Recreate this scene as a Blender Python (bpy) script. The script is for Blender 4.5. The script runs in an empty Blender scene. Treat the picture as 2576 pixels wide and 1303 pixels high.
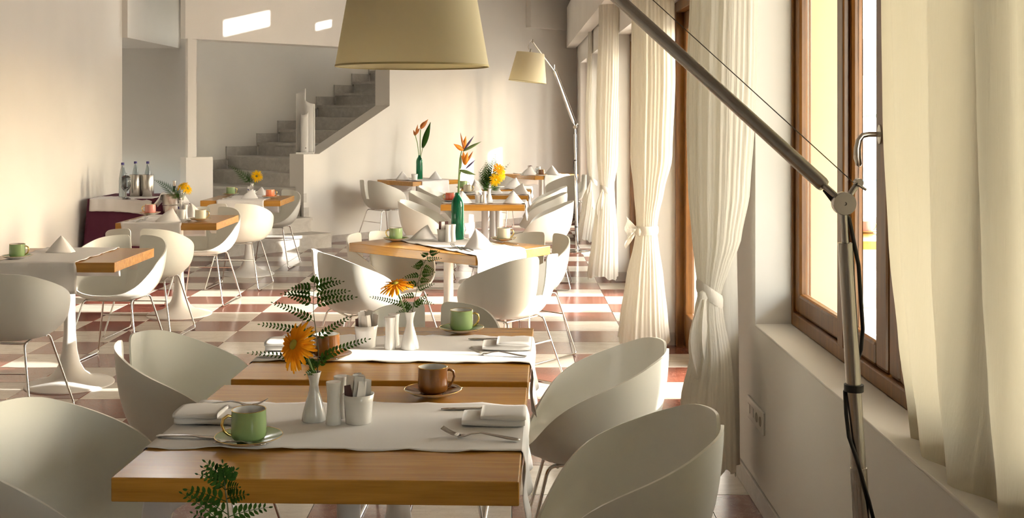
import bpy, bmesh, math, random
from mathutils import Vector, Matrix, Euler
random.seed(7)
scene = bpy.context.scene
C = scene.collection
PI = math.pi

# ------------------------------------------------------------------ camera
F, CX, Y0, H = 2877.0, 1289.0, 291.0, 1.57      # focal length in pixels of the 2576 x 1303 frame, principal column, horizon row, eye height
cam_d = bpy.data.cameras.new('camera'); cam = bpy.data.objects.new('camera', cam_d); C.objects.link(cam)
cam.location = (0, 0, H); cam.rotation_euler = (PI/2, 0, 0)
cam_d.sensor_width = 36; cam_d.sensor_fit = 'HORIZONTAL'; cam_d.lens = 36*F/2576
cam_d.shift_x = (1288-CX)/2576; cam_d.shift_y = -(651.5-Y0)/2576
cam_d.clip_start = 0.05; cam_d.clip_end = 500
scene.camera = cam

# ------------------------------------------------------------------ light
SUN_DIR = Vector((-1.0, 0.05, -0.364)).normalized()     # low sun from the terrace side
w = bpy.data.worlds.new('sky'); scene.world = w; w.use_nodes = True
nt = w.node_tree; nt.nodes.clear()
out = nt.nodes.new('ShaderNodeOutputWorld'); bg = nt.nodes.new('ShaderNodeBackground'); sky = nt.nodes.new('ShaderNodeTexSky')
sky.sky_type = 'NISHITA'; sky.sun_disc = False; sky.sun_elevation = math.radians(24); sky.sun_rotation = math.radians(90)
sky.air_density = 1.0; sky.dust_density = 2.2; sky.ozone_density = 1.0
mixw = nt.nodes.new('ShaderNodeMix'); mixw.data_type = 'RGBA'; mixw.inputs[0].default_value = 0.55
mixw.inputs[7].default_value = (3.1, 2.9, 2.55, 1)
nt.links.new(sky.outputs[0], mixw.inputs[6]); nt.links.new(mixw.outputs[2], bg.inputs[0]); nt.links.new(bg.outputs[0], out.inputs[0])
bg.inputs[1].default_value = 6.0
sl = bpy.data.lights.new('sun', 'SUN'); so = bpy.data.objects.new('sun', sl); C.objects.link(so)
sl.energy = 17.0; sl.angle = math.radians(0.5); sl.color = (1.0, 0.955, 0.88)
so.rotation_euler = SUN_DIR.to_track_quat('-Z', 'Y').to_euler(); so.location = (8, 8, 8)
def portal(x, y, z, sx, sz, rot):
    l = bpy.data.lights.new('daylight_portal', 'AREA'); l.shape = 'RECTANGLE'; l.size = sx; l.size_y = sz
    l.cycles.is_portal = True
    o = bpy.data.objects.new('daylight_portal', l); C.objects.link(o); o.location = (x, y, z); o.rotation_euler = rot
    return o
scene.view_settings.view_transform = 'Standard'; scene.view_settings.look = 'None'
scene.view_settings.gamma = 1.0; scene.view_settings.use_curve_mapping = False
scene.view_settings.exposure = -0.02
scene.cycles.use_light_tree = False
scene.cycles.max_bounces = 6; scene.cycles.diffuse_bounces = 4; scene.cycles.glossy_bounces = 3
scene.cycles.transmission_bounces = 6; scene.cycles.transparent_max_bounces = 12
scene.cycles.caustics_reflective = False; scene.cycles.caustics_refractive = False
scene.cycles.sample_clamp_indirect = 6.0
scene.cycles.use_adaptive_sampling = True; scene.cycles.adaptive_threshold = 0.08; scene.cycles.adaptive_min_samples = 16; scene.cycles.use_denoising = True

# ------------------------------------------------------------------ materials
MATS = {}
def mat(name, col, rough=0.5, metal=0.0, spec=0.5, coat=0.0, trans=0.0, subs=0.0):
    m = bpy.data.materials.new(name); m.use_nodes = True
    b = m.node_tree.nodes['Principled BSDF']
    b.inputs['Base Color'].default_value = (*col, 1); b.inputs['Roughness'].default_value = rough
    b.inputs['Metallic'].default_value = metal; b.inputs['Specular IOR Level'].default_value = spec
    if coat: b.inputs['Coat Weight'].default_value = coat; b.inputs['Coat Roughness'].default_value = 0.12
    if trans: b.inputs['Transmission Weight'].default_value = trans
    if subs: b.inputs['Subsurface Weight'].default_value = subs
    MATS[name] = m
    return m
def N(m, t): return m.node_tree.nodes.new(t)
def L(m, a, b): m.node_tree.links.new(a, b)
def bsdf(m): return m.node_tree.nodes['Principled BSDF']
def coords(m, scale=(1,1,1), kind='Object'):
    tc = N(m, 'ShaderNodeTexCoord'); mp = N(m, 'ShaderNodeMapping'); mp.inputs['Scale'].default_value = scale
    L(m, tc.outputs[kind], mp.inputs['Vector']); return mp.outputs[0]
def noise(m, vec, scale, detail=4, rough=0.55, dist=0.0):
    n = N(m, 'ShaderNodeTexNoise'); n.inputs['Scale'].default_value = scale; n.inputs['Detail'].default_value = detail
    n.inputs['Roughness'].default_value = rough; n.inputs['Distortion'].default_value = dist
    L(m, vec, n.inputs['Vector']); return n.outputs['Fac']
def ramp(m, fac, stops):
    r = N(m, 'ShaderNodeValToRGB'); e = r.color_ramp.elements
    while len(e) < len(stops): e.new(0.5)
    for i, (p, c) in enumerate(stops): e[i].position = p; e[i].color = (*c, 1)
    L(m, fac, r.inputs[0]); return r.outputs[0]
def bump(m, fac, strength, dist=0.01):
    b = N(m, 'ShaderNodeBump'); b.inputs['Strength'].default_value = strength; b.inputs['Distance'].default_value = dist
    L(m, fac, b.inputs['Height']); L(m, b.outputs[0], bsdf(m).inputs['Normal'])

def plaster(name, col, var=0.05):
    m = mat(name, col, 0.75, spec=0.3)
    v = coords(m); n = noise(m, v, 1.3, 2)
    a = tuple(c*(1-var) for c in col); L(m, ramp(m, n, [(0.35, a), (0.65, col)]), bsdf(m).inputs['Base Color'])
    return m
plaster('plaster', (0.835, 0.80, 0.74)); plaster('plaster_cream', (0.60, 0.49, 0.27)); plaster('terrace_white', (0.82, 0.80, 0.75))

def wood(name, dark, light, grain=(1.2, 16, 16), rough=0.25, coat=0.3):
    m = mat(name, light, rough, coat=coat)
    v = coords(m, grain); n1 = noise(m, v, 2.2, 6, 0.6, 0.6)
    v2 = coords(m, (grain[0]*2, grain[1]*5, grain[2]*5)); n2 = noise(m, v2, 3.0, 3)
    mx = N(m, 'ShaderNodeMath'); mx.operation = 'MULTIPLY_ADD'; mx.inputs[1].default_value = 0.35
    L(m, n2, mx.inputs[0]); L(m, n1, mx.inputs[2])
    L(m, ramp(m, mx.outputs[0], [(0.42, dark), (0.85, light)]), bsdf(m).inputs['Base Color'])
    bump(m, n2, 0.015, 0.001); return m
wood('oak_table', (0.36, 0.155, 0.018), (0.53, 0.255, 0.036))
wood('joinery_wood', (0.085, 0.029, 0.004), (0.20, 0.080, 0.010), grain=(14, 14, 1.0), rough=0.38, coat=0.1)

def marble(name, base, dark, vein, vein_w):
    m = mat(name, base, 0.16, spec=0.5)
    oi = N(m, 'ShaderNodeObjectInfo'); tc = N(m, 'ShaderNodeTexCoord'); ad = N(m, 'ShaderNodeVectorMath'); ad.operation = 'ADD'
    sc = N(m, 'ShaderNodeVectorMath'); sc.operation = 'SCALE'; sc.inputs['Scale'].default_value = 37.0
    L(m, oi.outputs['Location'], sc.inputs[0]); L(m, tc.outputs['Object'], ad.inputs[0]); L(m, sc.outputs[0], ad.inputs[1])
    mp = N(m, 'ShaderNodeMapping'); mp.inputs['Scale'].default_value = (2.2, 9.0, 3.0); L(m, ad.outputs[0], mp.inputs[0])
    n1 = noise(m, mp.outputs[0], 1.6, 4, 0.6, 1.2); col = ramp(m, n1, [(0.3, dark), (0.62, base)])
    n2 = noise(m, ad.outputs[0], 9.0, 4, 0.65, 2.0)
    ab = N(m, 'ShaderNodeMath'); ab.operation = 'SUBTRACT'; ab.inputs[1].default_value = 0.5; L(m, n2, ab.inputs[0])
    ab2 = N(m, 'ShaderNodeMath'); ab2.operation = 'ABSOLUTE'; L(m, ab.outputs[0], ab2.inputs[0])
    vf = ramp(m, ab2.outputs[0], [(0.0, (1,1,1)), (vein_w, (0,0,0))])
    mx = N(m, 'ShaderNodeMix'); mx.data_type = 'RGBA'; L(m, vf, mx.inputs[0]); L(m, col, mx.inputs[6]); mx.inputs[7].default_value = (*vein, 1)
    hs = N(m, 'ShaderNodeHueSaturation'); L(m, mx.outputs[2], hs.inputs['Color'])
    mr = N(m, 'ShaderNodeMapRange'); mr.inputs[3].default_value = 0.86; mr.inputs[4].default_value = 1.1
    L(m, oi.outputs['Random'], mr.inputs[0]); L(m, mr.outputs[0], hs.inputs['Value'])
    L(m, hs.outputs[0], bsdf(m).inputs['Base Color']); return m
marble('red_marble', (0.205, 0.072, 0.045), (0.14, 0.043, 0.028), (0.36, 0.19, 0.14), 0.007)
marble('white_marble', (0.74, 0.68, 0.58), (0.62, 0.56, 0.47), (0.60, 0.52, 0.43), 0.012)
mat('grout', (0.45, 0.38, 0.31), 0.8)
def stone(name, a, b, rough=0.35):
    m = mat(name, b, rough); v = coords(m, (1.5, 5, 5)); L(m, ramp(m, noise(m, v, 2.5, 4, 0.6, 1.0), [(0.35, a), (0.7, b)]), bsdf(m).inputs['Base Color']); return m
stone('stair_marble', (0.46, 0.43, 0.385), (0.58, 0.55, 0.50)); stone('baseboard_stone', (0.42, 0.38, 0.34), (0.52, 0.48, 0.43))
stone('terrace_paving', (0.55, 0.50, 0.43), (0.66, 0.61, 0.53), 0.6)

m = mat('chair_plastic', (0.80, 0.785, 0.70), 0.30, coat=0.15)
mat('white_lacquer', (0.82, 0.80, 0.76), 0.32)
mat('porcelain', (0.86, 0.84, 0.80), 0.14, coat=0.5); mat('porcelain_grey', (0.74, 0.73, 0.69), 0.22, coat=0.3)
for n, c in (('green', (0.28, 0.40, 0.17)), ('brown', (0.22, 0.082, 0.014)), ('pink', (0.62, 0.26, 0.22)), ('coral', (0.80, 0.24, 0.10)), ('cream', (0.76, 0.70, 0.52)), ('red', (0.60, 0.10, 0.05))):
    mat('glaze_'+n, c, 0.15, coat=0.6)
mat('gold', (0.83, 0.60, 0.22), 0.22, 1.0)
mat('chrome', (0.80, 0.78, 0.74), 0.16, 1.0); mat('steel', (0.60, 0.57, 0.52), 0.27, 1.0); mat('cutlery_steel', (0.52, 0.49, 0.45), 0.22, 1.0)
m = mat('brushed_aluminium', (0.47, 0.445, 0.41), 0.27, 1.0); bump(m, noise(m, coords(m, (300, 300, 3)), 1.0, 2), 0.08, 0.001)
mat('dark_steel', (0.16, 0.145, 0.125), 0.4, 1.0)
mat('black_rubber', (0.012, 0.012, 0.012), 0.5)
m = mat('linen', (0.83, 0.80, 0.77), 0.85, spec=0.2); bump(m, noise(m, coords(m), 420, 2), 0.15, 0.001)
mat('purple_cloth', (0.085, 0.020, 0.040), 0.85, spec=0.2)
def cloth_translucent(name, col, tcol, fac):
    m = mat(name, col, 0.9, spec=0.1); t = N(m, 'ShaderNodeBsdfTranslucent'); t.inputs[0].default_value = (*tcol, 1)
    mx = N(m, 'ShaderNodeMixShader'); mx.inputs[0].default_value = fac
    L(m, bsdf(m).outputs[0], mx.inputs[1]); L(m, t.outputs[0], mx.inputs[2])
    L(m, mx.outputs[0], m.node_tree.nodes['Material Output'].inputs[0]); return m
def crinkle(m, s):
    n = noise(m, coords(m, (90, 90, 1.6)), 2.0, 3); bump(m, n, s, 0.01)
crinkle(cloth_translucent('sheer_curtain', (0.90, 0.865, 0.78), (0.90, 0.86, 0.76), 0.5), 0.5)
crinkle(cloth_translucent('sheer_beige', (0.50, 0.46, 0.34), (0.46, 0.42, 0.31), 0.35), 0.2)
crinkle(cloth_translucent('lining_curtain', (0.82, 0.77, 0.68), (0.8, 0.75, 0.66), 0.2), 0.2)
cloth_translucent('lamp_shade', (0.92, 0.86, 0.67), (0.92, 0.84, 0.62), 0.5)
mat('shade_trim', (0.50, 0.41, 0.20), 0.8)
cloth_translucent('leaf_green', (0.028, 0.075, 0.013), (0.07, 0.15, 0.015), 0.2)
cloth_translucent('leaf_pale', (0.11, 0.20, 0.05), (0.16, 0.3, 0.05), 0.25)
mat('stem_dark', (0.06, 0.075, 0.02), 0.5); mat('stem_green', (0.16, 0.26, 0.07), 0.5)
cloth_translucent('petal_orange', (0.86, 0.33, 0.012), (0.95, 0.42, 0.02), 0.3)
cloth_translucent('petal_yellow', (0.86, 0.50, 0.008), (0.95, 0.6, 0.02), 0.3)
mat('flower_eye', (0.45, 0.36, 0.03), 0.8); mat('flower_eye_dark', (0.12, 0.10, 0.01), 0.8)
mat('strelitzia_orange', (0.85, 0.27, 0.015), 0.5); mat('strelitzia_violet', (0.10, 0.07, 0.16), 0.5); mat('strelitzia_bract', (0.16, 0.24, 0.08), 0.5)
mat('strelitzia_wilted', (0.50, 0.16, 0.03), 0.6)
mat('green_glass', (0.006, 0.30, 0.13), 0.06, trans=0.75)
mat('clear_glass', (0.93, 0.96, 0.95), 0.03, trans=1.0); mat('dark_bottle_glass', (0.02, 0.03, 0.03), 0.05, trans=0.7)
mat('cap_blue', (0.03, 0.02, 0.14), 0.4)
mat('paper_white', (0.90, 0.88, 0.85), 0.7); mat('paper_beige', (0.86, 0.82, 0.76), 0.7); mat('print_violet', (0.05, 0.03, 0.22), 0.6); mat('paper_brown', (0.09, 0.035, 0.03), 0.6)
cloth_translucent('lamp_acrylic', (0.92, 0.91, 0.88), (0.9, 0.88, 0.85), 0.25)
mat('switch_plastic', (0.78, 0.75, 0.68), 0.4); mat('socket_dark', (0.35, 0.32, 0.27), 0.5)
def thin_glass(name, tint):
    m = bpy.data.materials.new(name); m.use_nodes = True; nt = m.node_tree; nt.nodes.clear()
    o = nt.nodes.new('ShaderNodeOutputMaterial'); t = nt.nodes.new('ShaderNodeBsdfTransparent'); g = nt.nodes.new('ShaderNodeBsdfGlossy')
    t.inputs[0].default_value = (*tint, 1); g.inputs['Roughness'].default_value = 0.03
    lw = nt.nodes.new('ShaderNodeLayerWeight'); pw = nt.nodes.new('ShaderNodeMath'); pw.operation = 'POWER'; pw.inputs[1].default_value = 5.0
    f = nt.nodes.new('ShaderNodeMath'); f.operation = 'MULTIPLY_ADD'; f.inputs[1].default_value = 0.5; f.inputs[2].default_value = 0.02; mx = nt.nodes.new('ShaderNodeMixShader')
    nt.links.new(lw.outputs['Facing'], pw.inputs[0]); nt.links.new(pw.outputs[0], f.inputs[0])
    nt.links.new(f.outputs[0], mx.inputs[0]); nt.links.new(t.outputs[0], mx.inputs[1]); nt.links.new(g.outputs[0], mx.inputs[2]); nt.links.new(mx.outputs[0], o.inputs[0])
    MATS[name] = m
thin_glass('window_glass', (0.97, 0.97, 0.95))
m = mat('pool_water', (0.10, 0.42, 0.62), 0.08); bump(m, noise(m, coords(m), 3, 3), 0.3, 0.05)
mat('hedge_green', (0.06, 0.11, 0.04), 0.9); mat('sand', (0.68, 0.58, 0.44), 0.9)

# ------------------------------------------------------------------ helpers
class MB:
    """collects shapes; build() links them as ONE mesh object"""
    def __init__(s): s.v = []; s.f = []; s.sm = []
    def add(s, verts, faces, smooth=False, M=None):
        o = len(s.v)
        for p in verts:
            p = Vector(p); s.v.append(tuple(M @ p) if M is not None else tuple(p))
        for f in faces: s.f.append(tuple(i+o for i in f)); s.sm.append(smooth)
        return s
    def box(s, x0, x1, y0, y1, z0, z1, M=None):
        v = [(x0,y0,z0),(x1,y0,z0),(x1,y1,z0),(x0,y1,z0),(x0,y0,z1),(x1,y0,z1),(x1,y1,z1),(x0,y1,z1)]
        return s.add(v, [(0,3,2,1),(4,5,6,7),(0,1,5,4),(1,2,6,5),(2,3,7,6),(3,0,4,7)], M=M)
    def bbox(s, x0, x1, y0, y1, z0, z1, b=0.004, seg=2, M=None):
        bm = bmesh.new(); bmesh.ops.create_cube(bm, size=1.0)
        for v in bm.verts: v.co = ((x0+x1)/2+v.co.x*(x1-x0), (y0+y1)/2+v.co.y*(y1-y0), (z0+z1)/2+v.co.z*(z1-z0))
        bmesh.ops.bevel(bm, geom=bm.edges[:], offset=b, segments=seg, affect='EDGES', profile=0.5)
        s.addbm(bm, False, M); return s
    def addbm(s, bm, smooth, M=None):
        bm.verts.ensure_lookup_table(); bm.verts.index_update()
        s.add([v.co.copy() for v in bm.verts], [[v.index for v in f.verts] for f in bm.faces], smooth, M); bm.free()
    def prism(s, poly, a, b, fn):
        """poly of 2-D points extruded from a to b; fn(u, v, t) gives the 3-D point"""
        n = len(poly); v = [fn(p[0], p[1], a) for p in poly]+[fn(p[0], p[1], b) for p in poly]
        fc = [tuple(range(n))[::-1], tuple(range(n, 2*n))]+[(i, (i+1)%n, n+(i+1)%n, n+i) for i in range(n)]
        return s.add(v, fc)
    def lathe(s, prof, seg=24, M=None, smooth=True):
        v = []; fc = []; rings = []
        for r, z in prof:
            if r < 1e-6: rings.append([len(v)]); v.append((0,0,z))
            else:
                rings.append(list(range(len(v), len(v)+seg)))
                for k in range(seg): a = 2*PI*k/seg; v.append((r*math.cos(a), r*math.sin(a), z))
        for A, B in zip(rings, rings[1:]):
            for k in range(seg):
                k2 = (k+1) % seg
                if len(A) == 1 and len(B) == 1: continue
                if len(A) == 1: fc.append((A[0], B[k2], B[k]))
                elif len(B) == 1: fc.append((A[k], A[k2], B[0]))
                else: fc.append((A[k], A[k2], B[k2], B[k]))
        return s.add(v, fc, smooth, M)
    def tube(s, pts, r, seg=8, closed=False, M=None, caps=True):
        pts = [Vector(p) for p in pts]; n = len(pts); rad = r if isinstance(r, (list, tuple)) else [r]*n
        v = []; fc = []; up = None
        for i, p in enumerate(pts):
            if closed: t = pts[(i+1)%n]-pts[i-1]
            else: t = pts[min(i+1, n-1)]-pts[max(i-1, 0)]
            t.normalize()
            if up is None:
                up = Vector((0,0,1)) if abs(t.z) < 0.9 else Vector((1,0,0))
            a = t.cross(up)
            if a.length < 1e-5: a = t.orthogonal()
            a.normalize(); b = a.cross(t); up = b
            for k in range(seg):
                an = 2*PI*k/seg; v.append(p+a*(rad[i]*math.cos(an))+b*(rad[i]*math.sin(an)))
        m = n if closed else n-1
        for i in range(m):
            j = (i+1) % n
            for k in range(seg): k2 = (k+1)%seg; fc.append((i*seg+k, i*seg+k2, j*seg+k2, j*seg+k))
        if caps and not closed: fc += [tuple(range(seg))[::-1], tuple(range((n-1)*seg, n*seg))]
        return s.add(v, fc, True, M)
    def grid(s, rows, closed=False, smooth=True, M=None):
        nr, nc = len(rows), len(rows[0]); v = [p for r in rows for p in r]; fc = []
        for i in range(nr-1):
            for j in range(nc if closed else nc-1):
                j2 = (j+1) % nc; fc.append((i*nc+j, i*nc+j2, (i+1)*nc+j2, (i+1)*nc+j))
        return s.add(v, fc, smooth, M)
    def mesh(s, name, material):
        me = bpy.data.meshes.new(name); me.from_pydata(s.v, [], s.f); me.polygons.foreach_set('use_smooth', s.sm)
        me.materials.append(MATS[material]); me.validate(); me.update(); return me
    def build(s, name, material, parent=None, loc=None, fix=True):
        me = s.mesh(name, material)
        if fix:
            bm = bmesh.new(); bm.from_mesh(me); bmesh.ops.recalc_face_normals(bm, faces=bm.faces[:]); bm.to_mesh(me); bm.free()
        if any(s.sm): me.set_sharp_from_angle(angle=math.radians(48))
        return link(name, me, parent, loc)
def link(name, me, parent=None, loc=None, rot=None):
    o = bpy.data.objects.new(name, me); C.objects.link(o)
    if parent is not None: o.parent = parent
    if loc is not None: o.location = loc
    if rot is not None: o.rotation_euler = rot
    return o
def tag(o, label=None, cat=None, group=None, kind=None):
    if label: o['label'] = label
    if cat: o['category'] = cat
    if group: o['group'] = group
    if kind: o['kind'] = kind
    return o
def thing(name, label, cat, loc=(0,0,0), rz=0.0, group=None):
    o = link(name, None); o.empty_display_size = 0.05; o.location = loc; o.rotation_euler = (0, 0, rz)
    return tag(o, label, cat, group)
def copy_tree(o, parent=None):
    c = o.copy(); C.objects.link(c); c.parent = parent
    for ch in list(o.children): copy_tree(ch, c)
    return c
_used = set()
def place(proto, loc, rz=0.0, label=None, group=None, rot=None):
    o = proto if proto.name not in _used else copy_tree(proto)
    _used.add(o.name); o.location = loc; o.rotation_euler = rot if rot is not None else (0, 0, rz)
    if label: o['label'] = label
    if group: o['group'] = group
    return o
def solidify(me, t):
    bm = bmesh.new(); bm.from_mesh(me); bmesh.ops.recalc_face_normals(bm, faces=bm.faces[:])
    bmesh.ops.solidify(bm, geom=bm.faces[:], thickness=t); bm.to_mesh(me); bm.free(); me.update()
    for p in me.polygons: p.use_smooth = True
    return me
def on(px, py, z): d = F*(H-z)/(py-Y0); return Vector(((px-CX)*d/F, d, z))      # spot on the level plane z
def at(px, py, d): return Vector(((px-CX)*d/F, d, H-(py-Y0)*d/F))               # spot on the upright plane at depth d
def lerp(a, b, t): return a+(b-a)*t
def interp(tab, x):
    if x <= tab[0][0]: return tab[0][1:]
    for a, b in zip(tab, tab[1:]):
        if x <= b[0]:
            t = (x-a[0])/(b[0]-a[0]); t2 = t*t*(3-2*t)*0.5+t*0.5
            return tuple(lerp(p, q, t2) for p, q in zip(a[1:], b[1:]))
    return tab[-1][1:]
def struct(o, label=None): tag(o, label, kind='structure'); return o

# ================================================================== setting: floor of chequered marble tiles
TS, TX, TY = 0.40, 0.797, 7.938
fl = struct(MB().box(-6.6, 1.30, -3.2, 19.0, -0.12, -0.012).build('floor', 'grout'), 'chequered floor of red and white polished marble tiles')
def tile_mesh(name, m):
    a, b = TS/2-0.0012, TS/2-0.0030
    v = [(-a,-a,-0.012),(a,-a,-0.012),(a,a,-0.012),(-a,a,-0.012),(-a,-a,-0.0012),(a,-a,-0.0012),(a,a,-0.0012),(-a,a,-0.0012),(-b,-b,0),(b,-b,0),(b,b,0),(-b,b,0)]
    f = [(8,9,10,11)]+[(i,(i+1)%4,4+(i+1)%4,4+i) for i in range(4)]+[(4+i,4+(i+1)%4,8+(i+1)%4,8+i) for i in range(4)]
    return MB().add(v, f), m
tmb = {1: tile_mesh('tile', 'red_marble'), 0: tile_mesh('tile', 'white_marble')}
tme = {k: a.mesh('marble_tile', m) for k, (a, m) in tmb.items()}
cells = []
for i in range(-19, 2):
    for k in range(-28, 28):
        x, y = TX+TS*(i+0.5), TY+TS*(k+0.5)
        if y < -3 or y > 18.9 or x > 1.28 or x < -6.5: continue
        px, py = CX+x*F/max(y, 0.3), Y0+F*H/max(y, 0.3)
        seen = 290 < px < 2290 and py < 1320 and y > 0.5
        hidden = (py > 1000 and 380 < px < 1420) or (px > 1880 and py < 1230) or (x > 0.98) or (y > 16.0+x) or (y-12.75 > (x+3.61)*1.05 and x < -2.0)
        area = (F*TS/y)*(F*H*TS/y/y) if seen and not hidden else 0
        cells.append((area, i, k, x, y))
cells.sort(reverse=True)
rest = {0: MB(), 1: MB()}
for n, (area, i, k, x, y) in enumerate(cells):
    c = (i+k) % 2
    if n < 300 and area > 0: link('tile', tme[c], fl, (x, y, 0))
    else: rest[c].add(tmb[c][0].v, tmb[c][0].f, M=Matrix.Translation((x, y, 0)))
for c, nm, m in ((1, 'red_tiles', 'red_marble'), (0, 'white_tiles', 'white_marble')): tag(rest[c].build(nm, m, fl, fix=False), kind='stuff')

# ================================================================== walls
U, V, P0 = Vector((0.690, 0.7238)), Vector((-0.7238, 0.690)), Vector((-3.61, 12.75))
def D(s, w, z=0.0): p = P0+U*s+V*w; return (p.x, p.y, z)
def dbox(mb, s0, s1, w0, w1, z0, z1): return mb.prism([(s0,w0),(s1,w0),(s1,w1),(s0,w1)], z0, z1, lambda a, b, t: D(a, b, t))
CEIL = 4.8
# diagonal back wall with the stair opening, its parapet and newel
wb = MB()
dbox(wb, -0.04, 0.3, 0, 0.10, 2.43, CEIL); dbox(wb, 0.3, 2.92, 0, 0.29, 2.43, CEIL); dbox(wb, 2.92, 7.6, 0, 0.29, 0, CEIL)
wb.prism([(1.56,0),(2.92,0),(2.92,1.70),(1.79,1.10),(1.56,1.10)], 0, 0.29, lambda a, b, t: D(a, t, b))
dbox(wb, 5.52, 7.4, -0.10, 0.0, 2.86, CEIL)
struct(wb.build('wall_back', 'plaster'), 'white diagonal back wall with the stair opening')
struct(dbox(MB(), -0.01, 0.05, 0.0, 0.05, 1.105, 2.43).build('trim_1', 'plaster'), 'thin white post left of the stair opening')
struct(dbox(MB(), -0.05, 0.29, -0.03, 0.09, 0, 1.105).build('trim_2', 'plaster'), 'square white pedestal under the thin post')
sw_ = MB().prism([(0.06, 0.05), (0.13, 0.05), (1.24, 1.95), (1.17, 1.95)], 0, 2.43, lambda a, b, t: D(a, b, t))
struct(sw_.build('wall_stair_side', 'plaster'), 'white side wall of the stairwell')
# wall behind the stairs, the recess on the left and its overhang
ws = MB(); dbox(ws, 0.75, 7.6, 1.92, 2.1, 0, CEIL); struct(ws.build('wall_stairwell', 'plaster'), 'shaded wall behind the marble stairs')
struct(dbox(MB(), 0.15, 7.5, 0.29, 1.92, 4.2, 4.3).build('trim_3', 'plaster'), 'ceiling over the stairwell')
struct(MB().box(-6.6, -4.16, 14.6, 14.8, 0, CEIL).build('wall_recess', 'plaster'), 'white wall at the end of the recess behind the buffet')
struct(MB().box(-6.6, -4.24, 12.6, 14.6, 2.43, CEIL).build('trim_4', 'plaster'), 'white overhang above the buffet recess')
struct(MB().box(-4.5, -4.3, -3.2, 12.6, 0, CEIL).build('wall_left', 'plaster'), 'white left wall')
struct(MB().box(-6.8, -6.6, 12.0, 14.8, 0, 0.9).box(-6.8, -6.6, 12.0, 14.8, 1.2, CEIL).build('wall_recess_side', 'plaster'), 'white side wall of the recess with an added daylight slot')  # slot added out of view to brighten the recess
struct(MB().box(-6.6, -4.5, 12.0, 12.2, 0, CEIL).build('wall_recess_front', 'plaster'), 'white wall closing the recess')
cp = [(-6.8, -3.3), (1.35, -3.3), D(7.6, 0.29)[:2], D(-0.6, 0.29)[:2], (-4.16, 14.8), (-6.8, 14.8)]
struct(MB().prism(cp, CEIL, CEIL+0.15, lambda a, b, t: (a, b, t)).build('ceiling', 'plaster'), 'white ceiling')
struct(MB().box(-4.5, 1.25, -3.3, -3.1, 0, CEIL).build('wall_front', 'plaster'), 'white wall behind the viewer')
# right wall: inner face x = 0.99, outer 1.25
XI, XO = 0.99, 1.25
WIN = (1.2, 4.66, 0.72, 2.55)
DOORS = [(5.15, 7.83), (8.35, 10.86), (11.45, 14.25), (15.25, 16.60)]
DTOP = 2.34
wr = MB()
def wseg(y0, y1, z0, z1): wr.box(XI, XO, y0, y1, z0, z1)
wseg(-3.3, -0.5, 0, 2.6); wseg(-0.5, 0.7, 0, 0.72); wseg(-0.5, 0.7, 2.5, 2.6); wseg(0.7, WIN[0], 0, 2.6); wseg(WIN[0], WIN[1], 0, WIN[2]); wseg(WIN[0], WIN[1], WIN[3], 2.6); wr.box(XI, 1.216, WIN[1], DOORS[0][0], 0, 2.6)
for i, (a, b) in enumerate(DOORS):
    wseg(a, b, DTOP, 2.6); wseg(b, DOORS[i+1][0] if i+1 < len(DOORS) else 18.9, 0, 2.6)
# upper wall; unseen high slits added to throw patches of sun inside
CL = [(12.85, 13.33, 4.04, 4.31), (13.83, 14.02, 3.85, 4.03)]
wseg(-3.3, 12.85, 2.6, CEIL); wseg(14.02, 18.9, 2.6, CEIL)
wseg(12.85, 13.33, 2.6, 4.04); wseg(12.85, 13.33, 4.31, CEIL); wseg(13.33, 13.83, 2.6, CEIL); wseg(13.83, 14.02, 2.6, 3.85); wseg(13.83, 14.02, 4.03, CEIL)
struct(wr.build('wall_right', 'plaster'), 'white right wall with window and terrace doors')
struct(MB().box(0.82, 0.965, 4.9, 18.2, 2.60, 3.2).build('trim_5', 'plaster'), 'white pelmet beam above the curtains')
struct(MB().bbox(XI-0.012, XI, -3.1, WIN[1]+0.44, 0, 0.085, 0.003).build('baseboard_right', 'baseboard_stone'), 'stone baseboard below the window')
bb = MB(); dbox(bb, 1.70, 7.3, -0.012, 0, 0, 0.085); struct(bb.build('baseboard_back', 'baseboard_stone'), 'stone baseboard along the back wall')
bb = MB()
for i, (a, b) in enumerate(DOORS):
    e = DOORS[i+1][0] if i+1 < len(DOORS) else 17.6
    bb.box(XI-0.012, XI, b, e, 0, 0.085).box(XI-0.012, 1.11, b-0.012, b, 0, 0.085)
struct(bb.build('baseboard_piers', 'baseboard_stone'), 'stone baseboard around the wall piers')

# ================================================================== window
wi = struct(link('window_1', None), 'brown wooden casement window above the white sill')
XF0, XF1 = 1.135, 1.215
def wood_box(nm, y0, y1, z0, z1, x0=XF0, x1=XF1, b=0.006): return MB().bbox(x0, x1, y0, y1, z0, z1, b).build(nm, 'joinery_wood', wi)
wood_box('frame_jamb', 4.645, 4.66, 0.72, 2.55); wood_box('frame_jamb', 1.2, 1.275, 0.72, 2.55)
wood_box('frame_rail', 1.275, 4.645, 0.72, 0.775); wood_box('frame_rail', 1.275, 4.645, 2.49, 2.55)
wood_box('mullion', 3.895, 3.967, 0.775, 2.49, XF0-0.01, 1.19)
def sash(y0, y1, st, sf, a=0.08):
    x0, x1 = XF0+0.012, 1.19
    wood_box('sash_stile', y0, y0+st, 0.775, 2.49, x0, x1, 0.014); wood_box('sash_stile', y1-sf, y1, 0.775, 2.49, x0, x1, 0.014)
    wood_box('sash_rail', y0+st, y1-sf, 0.775, 0.775+a, x0, x1, 0.012); wood_box('sash_rail', y0+st, y1-sf, 2.49-a, 2.49, x0, x1, 0.012)
    MB().box(1.170, 1.174, y0+st, y1-sf, 0.775+a, 2.49-a).build('pane', 'window_glass', wi)
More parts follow.
